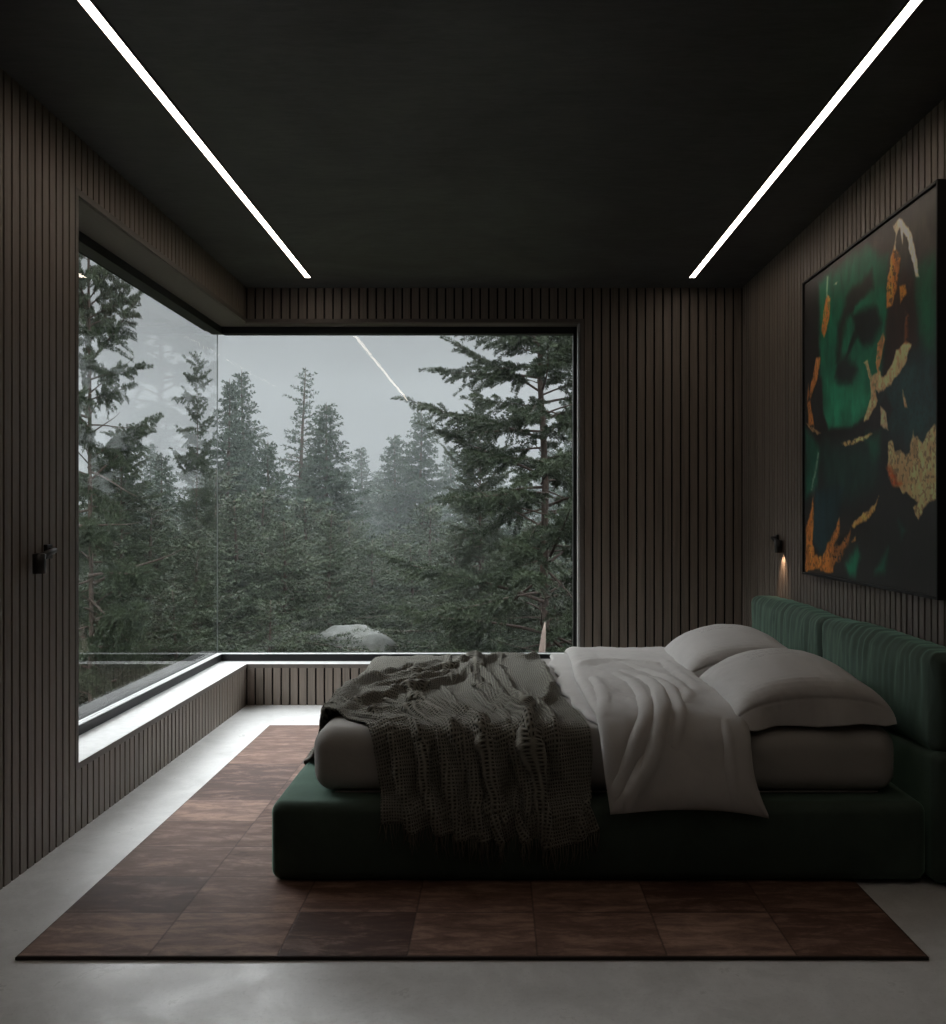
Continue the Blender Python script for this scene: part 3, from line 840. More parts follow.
# ------------------------------------------------------------------ painting
PG = dict(
  y0=3.305, y1=4.75, z0=.985, z1=2.465, x=1.572)
PAINT = [
    ('topgrey', [(0.261,-0.003),(0.749,0.016),(0.994,0.027),(0.994,0.222),(0.875,0.145),(0.695,0.096),(0.519,0.09)], (66, 62, 54), 0.09, 0.03, 0, 0),
    ('green', [(0.144,0.031),(0.37,0.019),(0.565,0.042),(0.709,0.099),(0.709,0.307),(0.667,0.413),(0.58,0.494),(0.541,0.529),(0.44,0.558),(0.195,0.53),(0.17,0.357)], (22, 100, 74), 0.025, 0.02, 0, 0),
    ('greenlow', [(0.573,0.415),(0.581,0.453),(0.525,0.515),(0.423,0.54),(0.215,0.521),(0.235,0.366),(0.352,0.366),(0.565,0.433)], (34, 142, 104), 0.05, 0.03, 0, 0),
    ('greenR', [(0.875,0.202),(0.921,0.183),(0.999,0.184),(0.999,0.413),(0.886,0.372)], (20, 92, 64), 0.05, 0.03, 0, 0),
    ('tealR', [(0.875,0.386),(0.999,0.413),(0.999,0.491),(0.999,0.58),(0.906,0.625),(0.722,0.588),(0.665,0.487),(0.694,0.444)], (30, 62, 62), 0.04, 0.03, 0.25, 0),
    ('brow', [(0.43,0.11),(0.519,0.102),(0.595,0.098),(0.61,0.16),(0.519,0.162),(0.454,0.196),(0.396,0.209),(0.343,0.32),(0.302,0.326),(0.343,0.205),(0.396,0.133)], (36, 38, 32), 0.02, 0.02, 0, 0),
    ('lidlight', [(0.421,0.245),(0.471,0.181),(0.595,0.165),(0.667,0.219),(0.667,0.242),(0.595,0.203),(0.487,0.203),(0.438,0.255),(0.396,0.31)], (34, 112, 84), 0.012, 0.01, 0, 0),
    ('eye1', [(0.451,0.211),(0.625,0.207),(0.665,0.264),(0.598,0.309),(0.537,0.311),(0.471,0.261)], (24, 27, 24), 0.018, 0.02, 0, 0),
    ('eye2', [(0.317,0.328),(0.379,0.316),(0.471,0.341),(0.49,0.368),(0.446,0.399),(0.361,0.398),(0.295,0.37)], (28, 34, 30), 0.02, 0.015, 0, 0),
    ('lash', [(0.458,0.252),(0.404,0.305),(0.379,0.326),(0.401,0.329),(0.438,0.304),(0.495,0.266)], (30, 36, 30), 0.01, 0.01, 0, 0),
    ('column', [(0.709,0.217),(0.801,0.162),(0.875,0.192),(0.881,0.371),(0.762,0.372),(0.722,0.416),(0.679,0.386),(0.688,0.258)], (44, 30, 22), 0.02, 0.02, 0.1, 0),
    ('arc', [(-0.061,0.465),(0.088,0.509),(0.153,0.462),(0.088,0.341),(0.174,0.35),(0.195,0.466),(0.235,0.525),(0.44,0.54),(0.589,0.515),(0.694,0.467),(0.736,0.514),(0.708,0.551),(0.604,0.579),(0.369,0.592),(0.153,0.569),(-0.002,0.493)], (30, 24, 22), 0.012, 0.012, 0, 0),
    ('midgreen', [(0.163,0.577),(0.458,0.592),(0.65,0.6),(0.665,0.679),(0.604,0.725),(0.369,0.758),(0.195,0.727)], (28, 56, 50), 0.05, 0.03, 0, 0),
    ('midteal', [(0.541,0.591),(0.65,0.576),(0.65,0.63),(0.589,0.638)], (28, 92, 72), 0.03, 0.02, 0, 0),
    ('leftgreen', [(0.003,0.498),(0.157,0.59),(0.132,0.697),(0.021,0.752)], (26, 84, 66), 0.02, 0.015, 0, 0),
    ('lowteal', [(0.11,0.725),(0.369,0.718),(0.332,0.811),(0.255,0.894),(0.153,0.944),(0.093,0.892)], (24, 52, 58), 0.02, 0.015, 0, 0),
    ('amber', [(0.017,0.857),(0.093,0.754),(0.102,0.812),(0.084,0.899),(0.149,0.949),(0.211,0.938),(0.275,0.88),(0.332,0.821),(0.336,0.865),(0.275,0.921),(0.294,0.982),(0.01,0.993)], (176, 112, 48), 0.006, 0.02, 0.35, 0.6),
    ('amber2', [(0.255,0.908),(0.387,0.877),(0.423,0.85),(0.396,0.91),(0.332,0.946),(0.275,0.983)], (150, 96, 44), 0.01, 0.03, 0.8, 0.6),
    ('sliver', [(0.44,0.834),(0.541,0.801),(0.62,0.78),(0.653,0.75),(0.623,0.793),(0.541,0.826),(0.458,0.843)], (205, 158, 86), 0.004, 0.012, 0.3, 0.8),
    ('speck', [(0.44,0.876),(0.478,0.859),(0.478,0.878)], (150, 110, 60), 0.004, 0.01, 0.5, 0.6),
    ('teal1', [(0.387,0.95),(0.492,0.903),(0.512,0.925),(0.461,0.982),(0.423,0.981)], (24, 124, 92), 0.02, 0.015, 0, 0),
    ('teal2', [(0.617,0.972),(0.679,0.923),(0.711,0.895),(0.688,0.961)], (26, 104, 80), 0.02, 0.015, 0, 0),
    ('teal3', [(0.775,0.819),(0.82,0.844),(0.798,0.87)], (28, 74, 66), 0.02, 0.015, 0, 0),
    ('biggold', [(0.711,0.61),(0.736,0.608),(0.764,0.635),(0.804,0.629),(0.833,0.652),(0.85,0.638),(0.866,0.588),(0.906,0.609),(0.92,0.621),(0.954,0.594),(0.986,0.581),(1.002,0.583),(1.002,0.76),(0.954,0.762),(0.932,0.788),(0.901,0.811),(0.875,0.782),(0.908,0.764),(0.831,0.745),(0.804,0.753),(0.75,0.723),(0.711,0.681)], (206, 176, 126), 0.004, 0.018, 0.3, 0.8),
    ('rust', [(0.711,0.675),(0.75,0.689),(0.804,0.725),(0.75,0.729),(0.722,0.705)], (170, 84, 40), 0.012, 0.02, 0.4, 0.3),
    ('petal', [(0.653,0.497),(0.694,0.521),(0.711,0.575),(0.657,0.555)], (214, 184, 142), 0.004, 0.01, 0.2, 0.6),
    ('thin', [(0.804,0.47),(0.82,0.495),(0.833,0.526),(0.814,0.523)], (196, 164, 118), 0.004, 0.01, 0.3, 0.6),
    ('stroke', [(0.537,0.358),(0.565,0.355),(0.592,0.405),(0.653,0.399),(0.688,0.416),(0.736,0.395),(0.762,0.361),(0.826,0.348),(0.86,0.368),(0.826,0.404),(0.775,0.429),(0.709,0.45),(0.646,0.456),(0.623,0.446),(0.638,0.478),(0.576,0.526),(0.541,0.523),(0.589,0.472),(0.581,0.416)], (214, 178, 128), 0.004, 0.016, 0.2, 0.7),
    ('stroke2', [(0.627,0.378),(0.642,0.317),(0.681,0.29),(0.692,0.315),(0.667,0.373),(0.653,0.411)], (192, 140, 84), 0.004, 0.012, 0.3, 0.7),
    ('g1', [(0.752,0.073),(0.786,0.131),(0.773,0.199),(0.739,0.235),(0.702,0.224),(0.712,0.156),(0.733,0.106)], (186, 120, 54), 0.006, 0.02, 0.55, 0.7),
    ('g2', [(0.743,0.023),(0.788,0.019),(0.826,0.046),(0.86,0.088),(0.882,0.146),(0.896,0.202),(0.877,0.199),(0.851,0.143),(0.828,0.078),(0.807,0.061),(0.801,0.087),(0.786,0.049),(0.762,0.059),(0.754,0.095),(0.744,0.092),(0.757,0.052)], (232, 220, 190), 0.004, 0.012, 0.15, 0.5),
    ('g3', [(0.782,0.194),(0.816,0.197),(0.828,0.223),(0.788,0.238)], (196, 134, 50), 0.005, 0.01, 0.3, 0.6),
    ('g4', [(0.231,0.092),(0.259,0.112),(0.246,0.178),(0.208,0.224),(0.176,0.198),(0.2,0.135)], (188, 122, 58), 0.005, 0.01, 0.4, 0.6),
    ('g5', [(0.12,0.268),(0.168,0.283),(0.134,0.347),(0.061,0.4),(0.031,0.41),(0.039,0.345),(0.066,0.423),(0.106,0.504),(0.048,0.496),(0.03,0.418)], (158, 104, 52), 0.006, 0.012, 0.3, 0.5),
    ('g5b', [(0.01,0.483),(0.099,0.501),(0.174,0.535),(0.088,0.516)], (150, 120, 80), 0.004, 0.012, 0.6, 0.5),
    ('g10', [(0.347,0.583),(0.458,0.571),(0.601,0.564),(0.57,0.576),(0.391,0.593)], (210, 178, 116), 0.004, 0.012, 0.5, 0.7),
    ('white1', [(0.229,0.028),(0.244,0.032),(0.233,0.096),(0.219,0.092)], (120, 170, 140), 0.004, 0.006, 0.2, 0),
    ('white2', [(0.14,0.593),(0.153,0.597),(0.121,0.667),(0.077,0.72),(0.062,0.72),(0.102,0.667)], (110, 150, 130), 0.004, 0.008, 0.5, 0),
    ('white3', [(0.289,0.066),(0.326,0.066),(0.317,0.076)], (160, 180, 150), 0.003, 0.01, 0.3, 0),
    ('drip', [(0.82,0.269),(0.838,0.279),(0.832,0.352),(0.813,0.349)], (120, 70, 36), 0.01, 0.012, 0.7, 0.2),
]
def make_painting():
    nx, ny = 330, 330
    p, q = np.meshgrid(np.linspace(0, 1, nx), np.linspace(0, 1, ny))
    C = np.zeros((ny, nx, 3)); C[:] = (30, 30, 29)
    C += ((fbm(p*5, q*5, 1)-.5)*14)[..., None]
    MT = np.zeros((ny, nx)); Hh = np.zeros((ny, nx))
    for k, (nm, poly, col, soft, warp, spk, met) in enumerate(PAINT):
        wx = (fbm(p*9, q*9, k)-.5)*warp*2 + (fbm(p*45, q*45, k+50, 3)-.5)*warp*.9
        wy = (fbm(p*9, q*9, k+100)-.5)*warp*2 + (fbm(p*45, q*45, k+150, 3)-.5)*warp*.9
        X, Y = p+wx, q+wy
        n = len(poly); ins = np.zeros(X.shape, bool); D = np.full(X.shape, 9.0)
        for i in range(n):
            (x0, y0), (x1, y1) = poly[i], poly[(i+1) % n]
            cond = ((y0 > Y) != (y1 > Y)) & (X < (x1-x0)*(Y-y0)/((y1-y0) if abs(y1-y0) > 1e-9 else 1e-9)+x0)
            ins ^= cond
            dx, dy = x1-x0, y1-y0; t = np.clip(((X-x0)*dx+(Y-y0)*dy)/max(dx*dx+dy*dy, 1e-12), 0, 1)
            D = np.minimum(D, np.hypot(X-x0-t*dx, Y-y0-t*dy))
        sd = np.where(ins, D, -D)
        a = np.clip(.5+sd/(2*max(soft, .003)), 0, 1); a = a*a*(3-2*a)
        if spk:
            g = fbm(p*110, q*110, k+300, 2)
            a = a*np.clip(1-(g > .62-.0*spk)*spk*1.1, 0, 1)
        c = np.array(col, float)
        tone = .72+.55*fbm(p*26+wx*30, q*14, k+7, 4)
        if met: tone = tone*(.85+.35*fbm(p*80, q*60, k+3, 2))
        CC = c[None, None]*tone[..., None]
        C = C*(1-a[..., None])+CC*a[..., None]; MT = MT*(1-a)+met*a; Hh = Hh*(1-a)+a*(1 if met else .3)
    C = C*(.9+.2*fbm(p*60, q*8, 5))[..., None]
    L = np.clip(C/255, 0, 1); L = np.where(L < .04045, L/12.92, ((L+.055)/1.055)**2.4)
    L = np.clip(L*np.array([1.6, 1.42, 1.35]), 0, .8)
    g = PG
    P = np.zeros((ny, nx, 3)); P[..., 0] = g['x'] - .0012*Hh; P[..., 1] = g['y1']-p*(g['y1']-g['y0']); P[..., 2] = g['z1']-q*(g['z1']-g['z0'])
    o = empty('framed_painting', (XR, (g['y0']+g['y1'])/2, g['z0'])); tag(o, 'large abstract green, black and gold canvas in a thin black frame above the headboard', 'painting')
    me = grid_mesh('canvas', P)
    at = me.color_attributes.new('paint', 'FLOAT_COLOR', 'POINT')
    at.data.foreach_set('color', np.concatenate([L, MT[..., None]], -1).astype(np.float32).ravel())
    t = NT('oil_paint_and_gold_leaf')
    a = t.n('ShaderNodeVertexColor'); a.layer_name = 'paint'
    n = t.noise(t.coord('Object'), 160, 3)
    b = t.bsdf(a.outputs['Color'], .42, 0, t.bump(n, .25, .001), .4)
    t.l(t.math('MULTIPLY', a.outputs['Alpha'], .12), b.inputs['Metallic'])
    cv = link('canvas', me, t.m, o); cv.matrix_parent_inverse = Matrix.Translation(-o.location)
    w = .011; e = .003
    f = MB()
    y0, y1, z0, z1 = g['y0'], g['y1'], g['z0'], g['z1']; xf = g['x']-.008; xb = XR-.0005
    f.box(xf, xb, y0-e-w, y0-e, z0-e-w, z1+e+w); f.box(xf, xb, y1+e, y1+e+w, z0-e-w, z1+e+w)
    f.box(xf, xb, y0-e, y1+e, z0-e-w, z0-e); f.box(xf, xb, y0-e, y1+e, z1+e, z1+e+w)
    part(f, 'frame', M['frame'], o, .0015)
    f = MB(); f.box(g['x']+.002, xb-.002, y0-e, y1+e, z0-e, z1+e)
    part(f, 'backing_board', M['black'], o)
make_painting()
# ------------------------------------------------------------------ outside: ground
def ground_z(x, y):
    x = np.asarray(x, float); y = np.asarray(y, float)
    return -1.5 - .115*np.maximum(y-6, 0) + .04*x*np.clip((y-8)/10, 0, 1) + .8*(fbm(x*.12+9, y*.12+4, 61, 4)-.5)*np.clip((y-7)/8, .2, 1.5) + 1.5*np.exp(-((x+2.7)**2+(y-16.5)**2)/9)
def make_ground():
    xs = np.linspace(-60, 45, 180); ys = np.linspace(6.7, 110, 180)
    X, Y = np.meshgrid(xs, ys)
    P = np.stack([X, Y, ground_z(X, Y)], -1)
    t = NT('mossy_forest_floor'); v = t.coord('Object'); n = t.noise(v, .8, 8, .7); m = t.noise(v, 7, 6, .7)
    c = t.ramp(n, [(.3, (.030, .026, .016)), (.55, (.045, .050, .020)), (.75, (.07, .075, .03))])
    c = t.mix(t.ramp(m, [(.5, 0.), (.75, .6)]), c, (.09, .07, .04))
    t.bsdf(c, .95, 0, t.bump(m, .8, .1), .1)
    o = link('forest_floor', grid_mesh('forest_floor', P), t.m); o['kind'] = 'structure'
make_ground()

# ------------------------------------------------------------------ conifers
def m_needles(name, a, b):
    t = NT(name); v = t.coord('Object'); n = t.noise(v, 1.7, 5, .7); n2 = t.noise(v, 14, 3, .6)
    c = t.mix(t.ramp(n, [(.3, 0.), (.7, 1.)]), a, b)
    c = t.mix(t.ramp(n2, [(.55, 0.), (.8, .5)]), c, tuple(min(1, x*1.9) for x in b))
    t.bsdf(c, .6, 0, None, .3)
    return t.m
def m_bark():
    t = NT('conifer_bark'); v = t.coord('Object', (6, 6, 1.5)); n = t.noise(v, 3, 6, .7, .5)
    c = t.ramp(n, [(.3, (.026, .020, .017)), (.7, (.095, .072, .060))])
    t.bsdf(c, .9, 0, t.bump(n, .7, .02), .15); return t.m
M['needle_a'] = m_needles('spruce_needles', (.011, .022, .014), (.034, .052, .032))
M['needle_b'] = m_needles('pine_needles', (.010, .018, .010), (.040, .054, .027))
M['bark'] = m_bark()

def conifer(seed, Ht, Rmax, z_low, nprim, blade, wide, per, sub_n, droop, top_pow=.8, irregular=.25, bare=0.0, up=.0, bare_len=.0, trunk_r=None, dense=1.0, wild=.06):
    """returns (trunk mesh data, foliage V,F): metres, base at origin"""
    r = np.random.default_rng(seed)
    tb = MB()
    tr = trunk_r or Ht*.011+.02
    lean = r.normal(0, .012, 2)
    def trunk_at(z): return np.array([lean[0]*z+.03*math.sin(z*1.3+seed), lean[1]*z+.03*math.cos(z*1.1+seed), z])
    zs = np.linspace(0, Ht, 14); tb.tube([tuple(trunk_at(z)) for z in zs], [tr*(1-z/Ht)**.8+.006 for z in zs], 9)
    BV = []
    golden = 2.39996
    az = r.uniform(0, 6)
    for k in range(nprim):
        q = (k+.5)/nprim                         # 0 low .. 1 top
        z = z_low + (Ht*.985-z_low)*q**.92
        h = (Ht-z)/(Ht-z_low)
        Lb = Rmax*(h**top_pow)*(1+r.normal(0, irregular))+.05
        Lb = max(.07, Lb)
        az += golden+r.normal(0, .35)
        o = trunk_at(z)
        el0 = up + .35*(1-h) - .10*h + r.normal(0, wild); dr = droop*(.5+h)
        nseg = 7
        d = np.array([math.cos(az), math.sin(az)]); pts = []
        for s in np.linspace(0, 1, nseg):
            zz = o[2] + Lb*(math.sin(el0)*s - dr*s*s + dr*.55*s**4)
            pts.append([o[0]+d[0]*Lb*s*math.cos(el0*.6), o[1]+d[1]*Lb*s*math.cos(el0*.6), zz])
        pts = np.array(pts)
        side = np.array([-d[1], d[0], 0.])
        pts += side*(np.sin(np.linspace(0, 2.5, nseg)+r.uniform(0, 6))*Lb*.05)[:, None]
        tb.tube([tuple(p) for p in pts], [max(.004, tr*.28*(Lb/Rmax)*(1-.85*i/(nseg-1))) for i in range(nseg)], 5, False)
        if r.random() < bare and h > .35: continue
        ns = max(4, int(sub_n*Lb/Rmax))
        for j in range(ns):
            s = bare_len*h + (1-bare_len*h)*(j+.6)/ns
            i = min(int(s*(nseg-1)), nseg-2); fr = s*(nseg-1)-i
            b0 = pts[i]*(1-fr)+pts[i+1]*fr
            fwd = pts[i+1]-pts[i]; fwd /= np.linalg.norm(fwd)
            sg = 1 if j % 2 else -1
            Ls = (.04+.12*min(1, Lb/.7)+.34*Lb*(1-s)**.8*(.5+.5*min(1, s*4)))*r.uniform(.7, 1.2)
            ang = r.uniform(.55, 1.0)
            dv = fwd*math.cos(ang)+side*sg*math.sin(ang)+np.array([0, 0, r.uniform(-.35, .15)+r.normal(0, wild)])
            dv /= np.linalg.norm(dv)
            if j == ns-1: dv = fwd; Ls = .2+.1*Lb
            nb = max(5, int(per*Ls*dense/.3))
            tt = np.sort(r.random(nb)) ; base = b0 + dv*(tt*Ls)[:, None]; base[:, 2] -= (tt**2)*Ls*.18
            rnd = r.normal(0, 1, (nb, 3)); rnd -= (rnd@dv)[:, None]*dv; rnd /= np.linalg.norm(rnd, axis=1, keepdims=True)+1e-9
            dirs = dv*.62+rnd*.78; dirs /= np.linalg.norm(dirs, axis=1, keepdims=True)
            ln = blade*r.uniform(.6, 1.25, nb)[:, None]*(1-.45*tt[:, None])
            wv = np.cross(dirs, r.normal(0, 1, (nb, 3))); wv /= np.linalg.norm(wv, axis=1, keepdims=True)+1e-9
            w = wide*r.uniform(.7, 1.3, nb)[:, None]
            BV.append(np.stack([base-wv*w*.4, base+dirs*ln*.55+wv*w, base+dirs*ln, base+dirs*ln*.5-wv*w], 1))
    V = np.concatenate(BV).reshape(-1, 3); F = np.arange(len(V)).reshape(-1, 4)
    return tb, V, F
PROTO = {}
def proto(key, mat, **kw):
    tb, V, F = conifer(**kw)
    tm = tb.mesh('trunk'); tm.materials.append(M['bark'])
    fm = quick_mesh('foliage', V, F, smooth=False); fm.materials.append(M[mat])
    PROTO[key] = (tm, fm, kw['Ht'])
#            tall slim spruce, wide spruce, thin spruce with visible stem, young bush, big near pines
proto('slim', 'needle_a', seed=1, Ht=11, Rmax=1.9, z_low=1.0, nprim=210, blade=.13, wide=.015, per=40, sub_n=22, top_pow=.95, irregular=.18, droop=.42, dense=1.0)
proto('wide', 'needle_a', seed=2, Ht=10, Rmax=2.5, z_low=.6, nprim=210, blade=.14, wide=.016, per=38, sub_n=24, top_pow=.9, droop=.38, dense=1.0)
proto('thin', 'needle_a', seed=3, Ht=12, Rmax=1.9, z_low=1.5, nprim=120, blade=.12, wide=.016, per=24, sub_n=16, droop=.16, irregular=.35, bare=.05, up=.1)
proto('young', 'needle_b', seed=4, Ht=4.2, Rmax=1.5, z_low=.15, nprim=130, blade=.09, wide=.010, per=36, sub_n=20, droop=.12, up=.15, irregular=.3, wild=.2)
proto('pine', 'needle_b', seed=5, Ht=15, Rmax=2.6, z_low=1.2, nprim=190, blade=.12, wide=.0085, per=90, sub_n=30, droop=.20, top_pow=.45, irregular=.38, wild=.26, bare=.10, up=.12, bare_len=.42, trunk_r=.12)
proto('oldpine', 'needle_b', seed=9, Ht=15, Rmax=2.2, z_low=2.0, nprim=150, blade=.12, wide=.0085, per=90, sub_n=26, droop=.14, top_pow=.5, irregular=.45, wild=.3, bare=.16, up=.18, bare_len=.3, trunk_r=.10)

def tree(name, key, u, d, top_v, label, rot=0, group=None, base_h=None, wide=1.0):
    """u: horizontal bearing of the trunk and top_v: height of the tip, as seen from the bed's foot, at distance d"""
    x = (u-500)/920*d; zt = 1.276+(515-top_v)/920*d; zg = float(ground_z(x, d))-.1
    tm, fm, h0 = PROTO[key]
    k = (zt-zg)/h0 if base_h is None else base_h/h0
    o = empty(name, (x, d, zg if base_h is None else zt-base_h), rot); o.scale = (k*wide, k*wide, k)
    tag(o, label, 'tree', group)
    for nm, me in (('trunk', tm), ('foliage', fm)):
        c = bpy.data.objects.new(nm, me); COL.objects.link(c); c.parent = o
        # copies are far enough from each other that shared needles do not read as repeats
    return o
T = [
 ('pine_tree', 'oldpine', 92, 11.0, 60, 'tall ragged pine with bare grey twigs, seen through the side window at its near end', 1.0, None, .55),
 ('pine_tree', 'oldpine', 196, 15.5, 352, 'broken-topped pine with tufted sparse branches, seen through the side window near the glass corner', 3.1, None, .5),
 ('pine_tree', 'pine', 549, 12.0, 130, 'large pine with a long bare brown trunk and arching branches beside the right window jamb', 5.4, None),
 ('spruce_tree', 'slim', 228, 23, 378, 'dark spruce right beside the vertical glass corner, shorter of a close pair', .4, None),
 ('spruce_tree', 'slim', 246, 26, 370, 'pointed spruce just right of the vertical glass corner, taller of a close pair', 2.2, None),
 ('spruce_tree', 'thin', 292, 27, 366, 'slender airy spruce with a pointed top, tallest between glass corner and light reflection', 1.3, None),
 ('spruce_tree', 'wide', 328, 25, 402, 'dense full spruce immediately right of the slender airy one', 4.2, None),
 ('spruce_tree', 'slim', 364, 46, 446, 'small misty spruce in the dip between the dense spruce and the pale foggy pair', 1.9, None),
 ('spruce_tree', 'wide', 396, 40, 434, 'pale foggy spruce, lower one of the misty pair in the gap', 3.7, None),
 ('spruce_tree', 'wide', 422, 38, 410, 'pale foggy spruce, taller one of the misty pair in the gap', 5.2, None),
 ('spruce_tree', 'wide', 268, 21, 440, 'mid green spruce filling the gap below the slender airy one', 2.6, None),
 ('pine_tree', 'pine', 118, 13.5, 424, 'full dark pine low behind the side window, just right of the tall ragged one', 2.0, None, .8),
 ('pine_tree', 'pine', 480, 15.5, 395, 'bushy pine filling the space left of the large long-trunked pine, lower than it', 0.6, None, .7),
 ('spruce_tree', 'wide', 160, 22, 452, 'bushy spruce low behind the side window, between the two ragged pines', .9, None),
 ('spruce_tree', 'slim', 120, 26, 430, 'dark spruce standing behind the tall ragged pine at the side window', 4.9, None),
 ('spruce_tree', 'slim', 470, 30, 440, 'grey-green spruce half hidden behind the large pine branches', 3.3, None),
 ('spruce_tree', 'wide', 520, 24, 470, 'bushy spruce directly behind the trunk of the large pine', 1.4, None),
 ('spruce_tree', 'slim', 575, 28, 400, 'spruce just cut by the right window jamb behind the large pine', 2.4, None),
]
for nm, key, u, d, tv, lb, rot, grp, *w in T: tree(nm, key, u, d, tv, lb, rot, grp, None, *w)
# the low ranks of young conifers that close the view under the tall ones
Y = [(96, 12.5, 520), (150, 14, 505), (196, 13, 540), (236, 15, 500), (285, 14.5, 522), (330, 17, 512), (372, 20, 540), (412, 19, 545), (455, 16, 530), (500, 15, 560), (555, 14, 575),
     (120, 17, 480), (215, 18, 470), (262, 18.5, 490), (306, 20, 500), (350, 24, 520), (392, 26, 532), (430, 24, 505), (482, 20, 500), (532, 18, 520), (588, 17, 500), (60, 14, 480), (175, 11.5, 590), (270, 12, 600), (450, 12.5, 612)]
wd = {0: 'lime-tinged', 1: 'deep green'}
for i, (u, d, tv) in enumerate(Y):
    tree('young_conifer', 'young', u, d, tv, 'bushy young conifer in the thicket that closes the view under the tall trees', i*1.7, 'young conifers in the thicket below the windows', None, 1.15)
# misty trees further down the slope
for i, (u, d, tv) in enumerate([(60, 44, 440), (100, 52, 455), (150, 48, 442), (200, 55, 452), (250, 50, 440), (310, 56, 455), (345, 60, 462), (378, 62, 470), (405, 58, 462), (450, 52, 445), (500, 56, 450), (550, 50, 440), (600, 46, 430), (20, 40, 430), (640, 40, 430), (-40, 46, 440), (-110, 50, 446), (-190, 44, 436), (-270, 50, 444), (690, 44, 436), (740, 38, 428), (790, 46, 440), (850, 40, 432), (920, 46, 440), (990, 40, 430), (610, 26, 430), (660, 28, 440), (720, 26, 436), (790, 28, 440), (870, 27, 436)]):
    tree('misty_conifer', ('slim', 'wide')[i % 2], u, d, tv, 'faint grey conifer standing in the fog far down the slope', i*2.1, 'fogbound conifers far down the slope')

# rock and stump
def rock(u, d, top_v, sx, sy, sz, seed, label):
    x = (u-500)/920*d; z = 1.276+(515-top_v)/920*d
    a = np.linspace(0, 2*PI, 49)[:-1]; b_ = np.linspace(-PI/2, PI/2, 26)
    A, B = np.meshgrid(a, b_)
    R = 1+.5*(fbm(np.cos(A)*np.cos(B)*1.6+5, np.sin(A)*np.cos(B)*1.6+np.sin(B)*2+5, seed, 4)-.5)
    P = np.stack([R*np.cos(A)*np.cos(B)*sx, R*np.sin(A)*np.cos(B)*sy, np.sign(np.sin(B))*np.abs(np.sin(B))**.7*R*sz], -1)
    t = NT('mossy_rock'); v = t.coord('Object'); n = t.noise(v, 2.5, 8, .7); c = t.ramp(n, [(.4, (.10, .105, .10)), (.62, (.06, .063, .055)), (.75, (.03, .035, .015))])
    t.bsdf(c, .85, 0, t.bump(n, .6, .05), .3)
    o = link('boulder', grid_mesh('boulder', P, closed_u=True), t.m); o.location = (x, d, z-sz)
    tag(o, label, 'rock')
rock(347, 15.8, 628, .85, .7, .5, 6, 'smooth grey mossy boulder outside, low behind the left part of the bed blanket')
def stump():
    d = 9.6; x = (543-500)/920*d; z = 1.276+(515-622)/920*d
    o = empty('tree_snag', (x, d, z-1.9)); tag(o, 'pale broken tree snag with a splintered tip just outside the right end of the window', 'tree stump')
    f = MB(); f.tube([(x-.04, d, z-1.9), (x-.02, d, z-.9), (x-.01, d, z-.3), (x+.01, d, z-.1), (x+.02, d, z)], [.06, .045, .035, .02, .004], 9)
    part(f, 'stem', m_plain('bleached_wood', (.17, .13, .11), .8, bump=.5, bs=40), o)
stump()

# ------------------------------------------------------------------ fog and sky
FOG = .008
f = MB(); f.box(-80, 60, 9.5, 105, -25, 16)
t = NT('fog'); s_ = t.n('ShaderNodeVolumeScatter'); s_.inputs['Color'].default_value = (.22, .235, .243, 1); s_.inputs['Density'].default_value = FOG; s_.inputs['Anisotropy'].default_value = .0
t.l(s_.outputs[0], t.out.inputs['Volume'])
fo = f.build('fog_bank', t.m); fo['kind'] = 'structure'

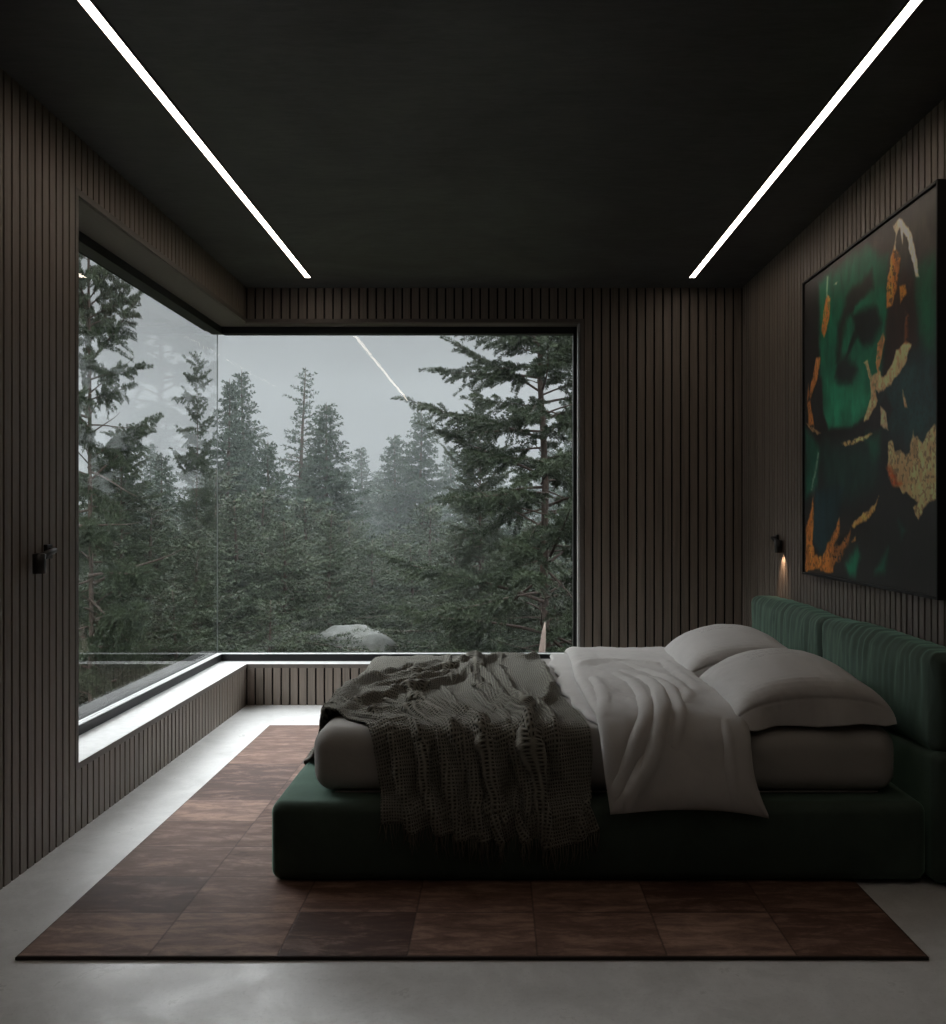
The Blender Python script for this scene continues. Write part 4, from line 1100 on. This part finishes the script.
W = bpy.data.worlds.new('sky'); SC.world = W; W.use_nodes = True
nt = W.node_tree; nt.nodes.clear()
out = nt.nodes.new('ShaderNodeOutputWorld'); bg = nt.nodes.new('ShaderNodeBackground')
tc = nt.nodes.new('ShaderNodeTexCoord'); sp = nt.nodes.new('ShaderNodeSeparateXYZ'); nt.links.new(tc.outputs['Generated'], sp.inputs[0])
rp = nt.nodes.new('ShaderNodeValToRGB'); e = rp.color_ramp.elements
e[0].position = .0; e[0].color = (.13, .137, .143, 1); e[1].position = .30; e[1].color = (.165, .172, .178, 1); e.new(1.0).color = (3.4, 3.5, 3.6, 1); e.new(.46).color = (5.3, 5.42, 5.55, 1)
nt.links.new(sp.outputs[2], rp.inputs[0])
ns = nt.nodes.new('ShaderNodeTexNoise'); ns.inputs['Scale'].default_value = 3.5; ns.inputs['Detail'].default_value = 5
mp = nt.nodes.new('ShaderNodeMapping'); mp.inputs['Scale'].default_value = (1, 1, 3); nt.links.new(tc.outputs['Generated'], mp.inputs[0]); nt.links.new(mp.outputs[0], ns.inputs['Vector'])
mr = nt.nodes.new('ShaderNodeMapRange'); mr.inputs[1].default_value = .3; mr.inputs[2].default_value = .75; mr.inputs[3].default_value = .9; mr.inputs[4].default_value = 1.15
nt.links.new(ns.outputs['Fac'], mr.inputs[0])
mx = nt.nodes.new('ShaderNodeMix'); mx.data_type = 'RGBA'; mx.blend_type = 'MULTIPLY'; mx.inputs[0].default_value = 1
nt.links.new(rp.outputs[0], mx.inputs[6]); nt.links.new(mr.outputs[0], mx.inputs[7]); nt.links.new(mx.outputs[2], bg.inputs[0])
bg.inputs[1].default_value = SKY = 1.5
nt.links.new(bg.outputs[0], out.inputs[0])

# ------------------------------------------------------------------ camera and view
cam = bpy.data.cameras.new('camera'); co = bpy.data.objects.new('camera', cam); COL.objects.link(co); SC.camera = co
co.location = (0, 0, 1.276); co.rotation_euler = (PI/2, 0, 0)
cam.sensor_fit = 'HORIZONTAL'; cam.sensor_width = 36; cam.lens = 36*920/946
cam.shift_x = -27/946; cam.shift_y = 3/946; cam.clip_start = .02; cam.clip_end = 500
SC.view_settings.view_transform = 'Standard'; SC.view_settings.look = 'None'; SC.view_settings.gamma = 1
SC.view_settings.use_curve_mapping = False
SC.view_settings.exposure = 0.0
cy = SC.cycles
cy.max_bounces = 10; cy.diffuse_bounces = 5; cy.glossy_bounces = 4; cy.transmission_bounces = 4; cy.transparent_max_bounces = 12; cy.volume_bounces = 1
cy.sample_clamp_indirect = 4; cy.use_denoising = True
cy.caustics_reflective = False; cy.caustics_refractive = False
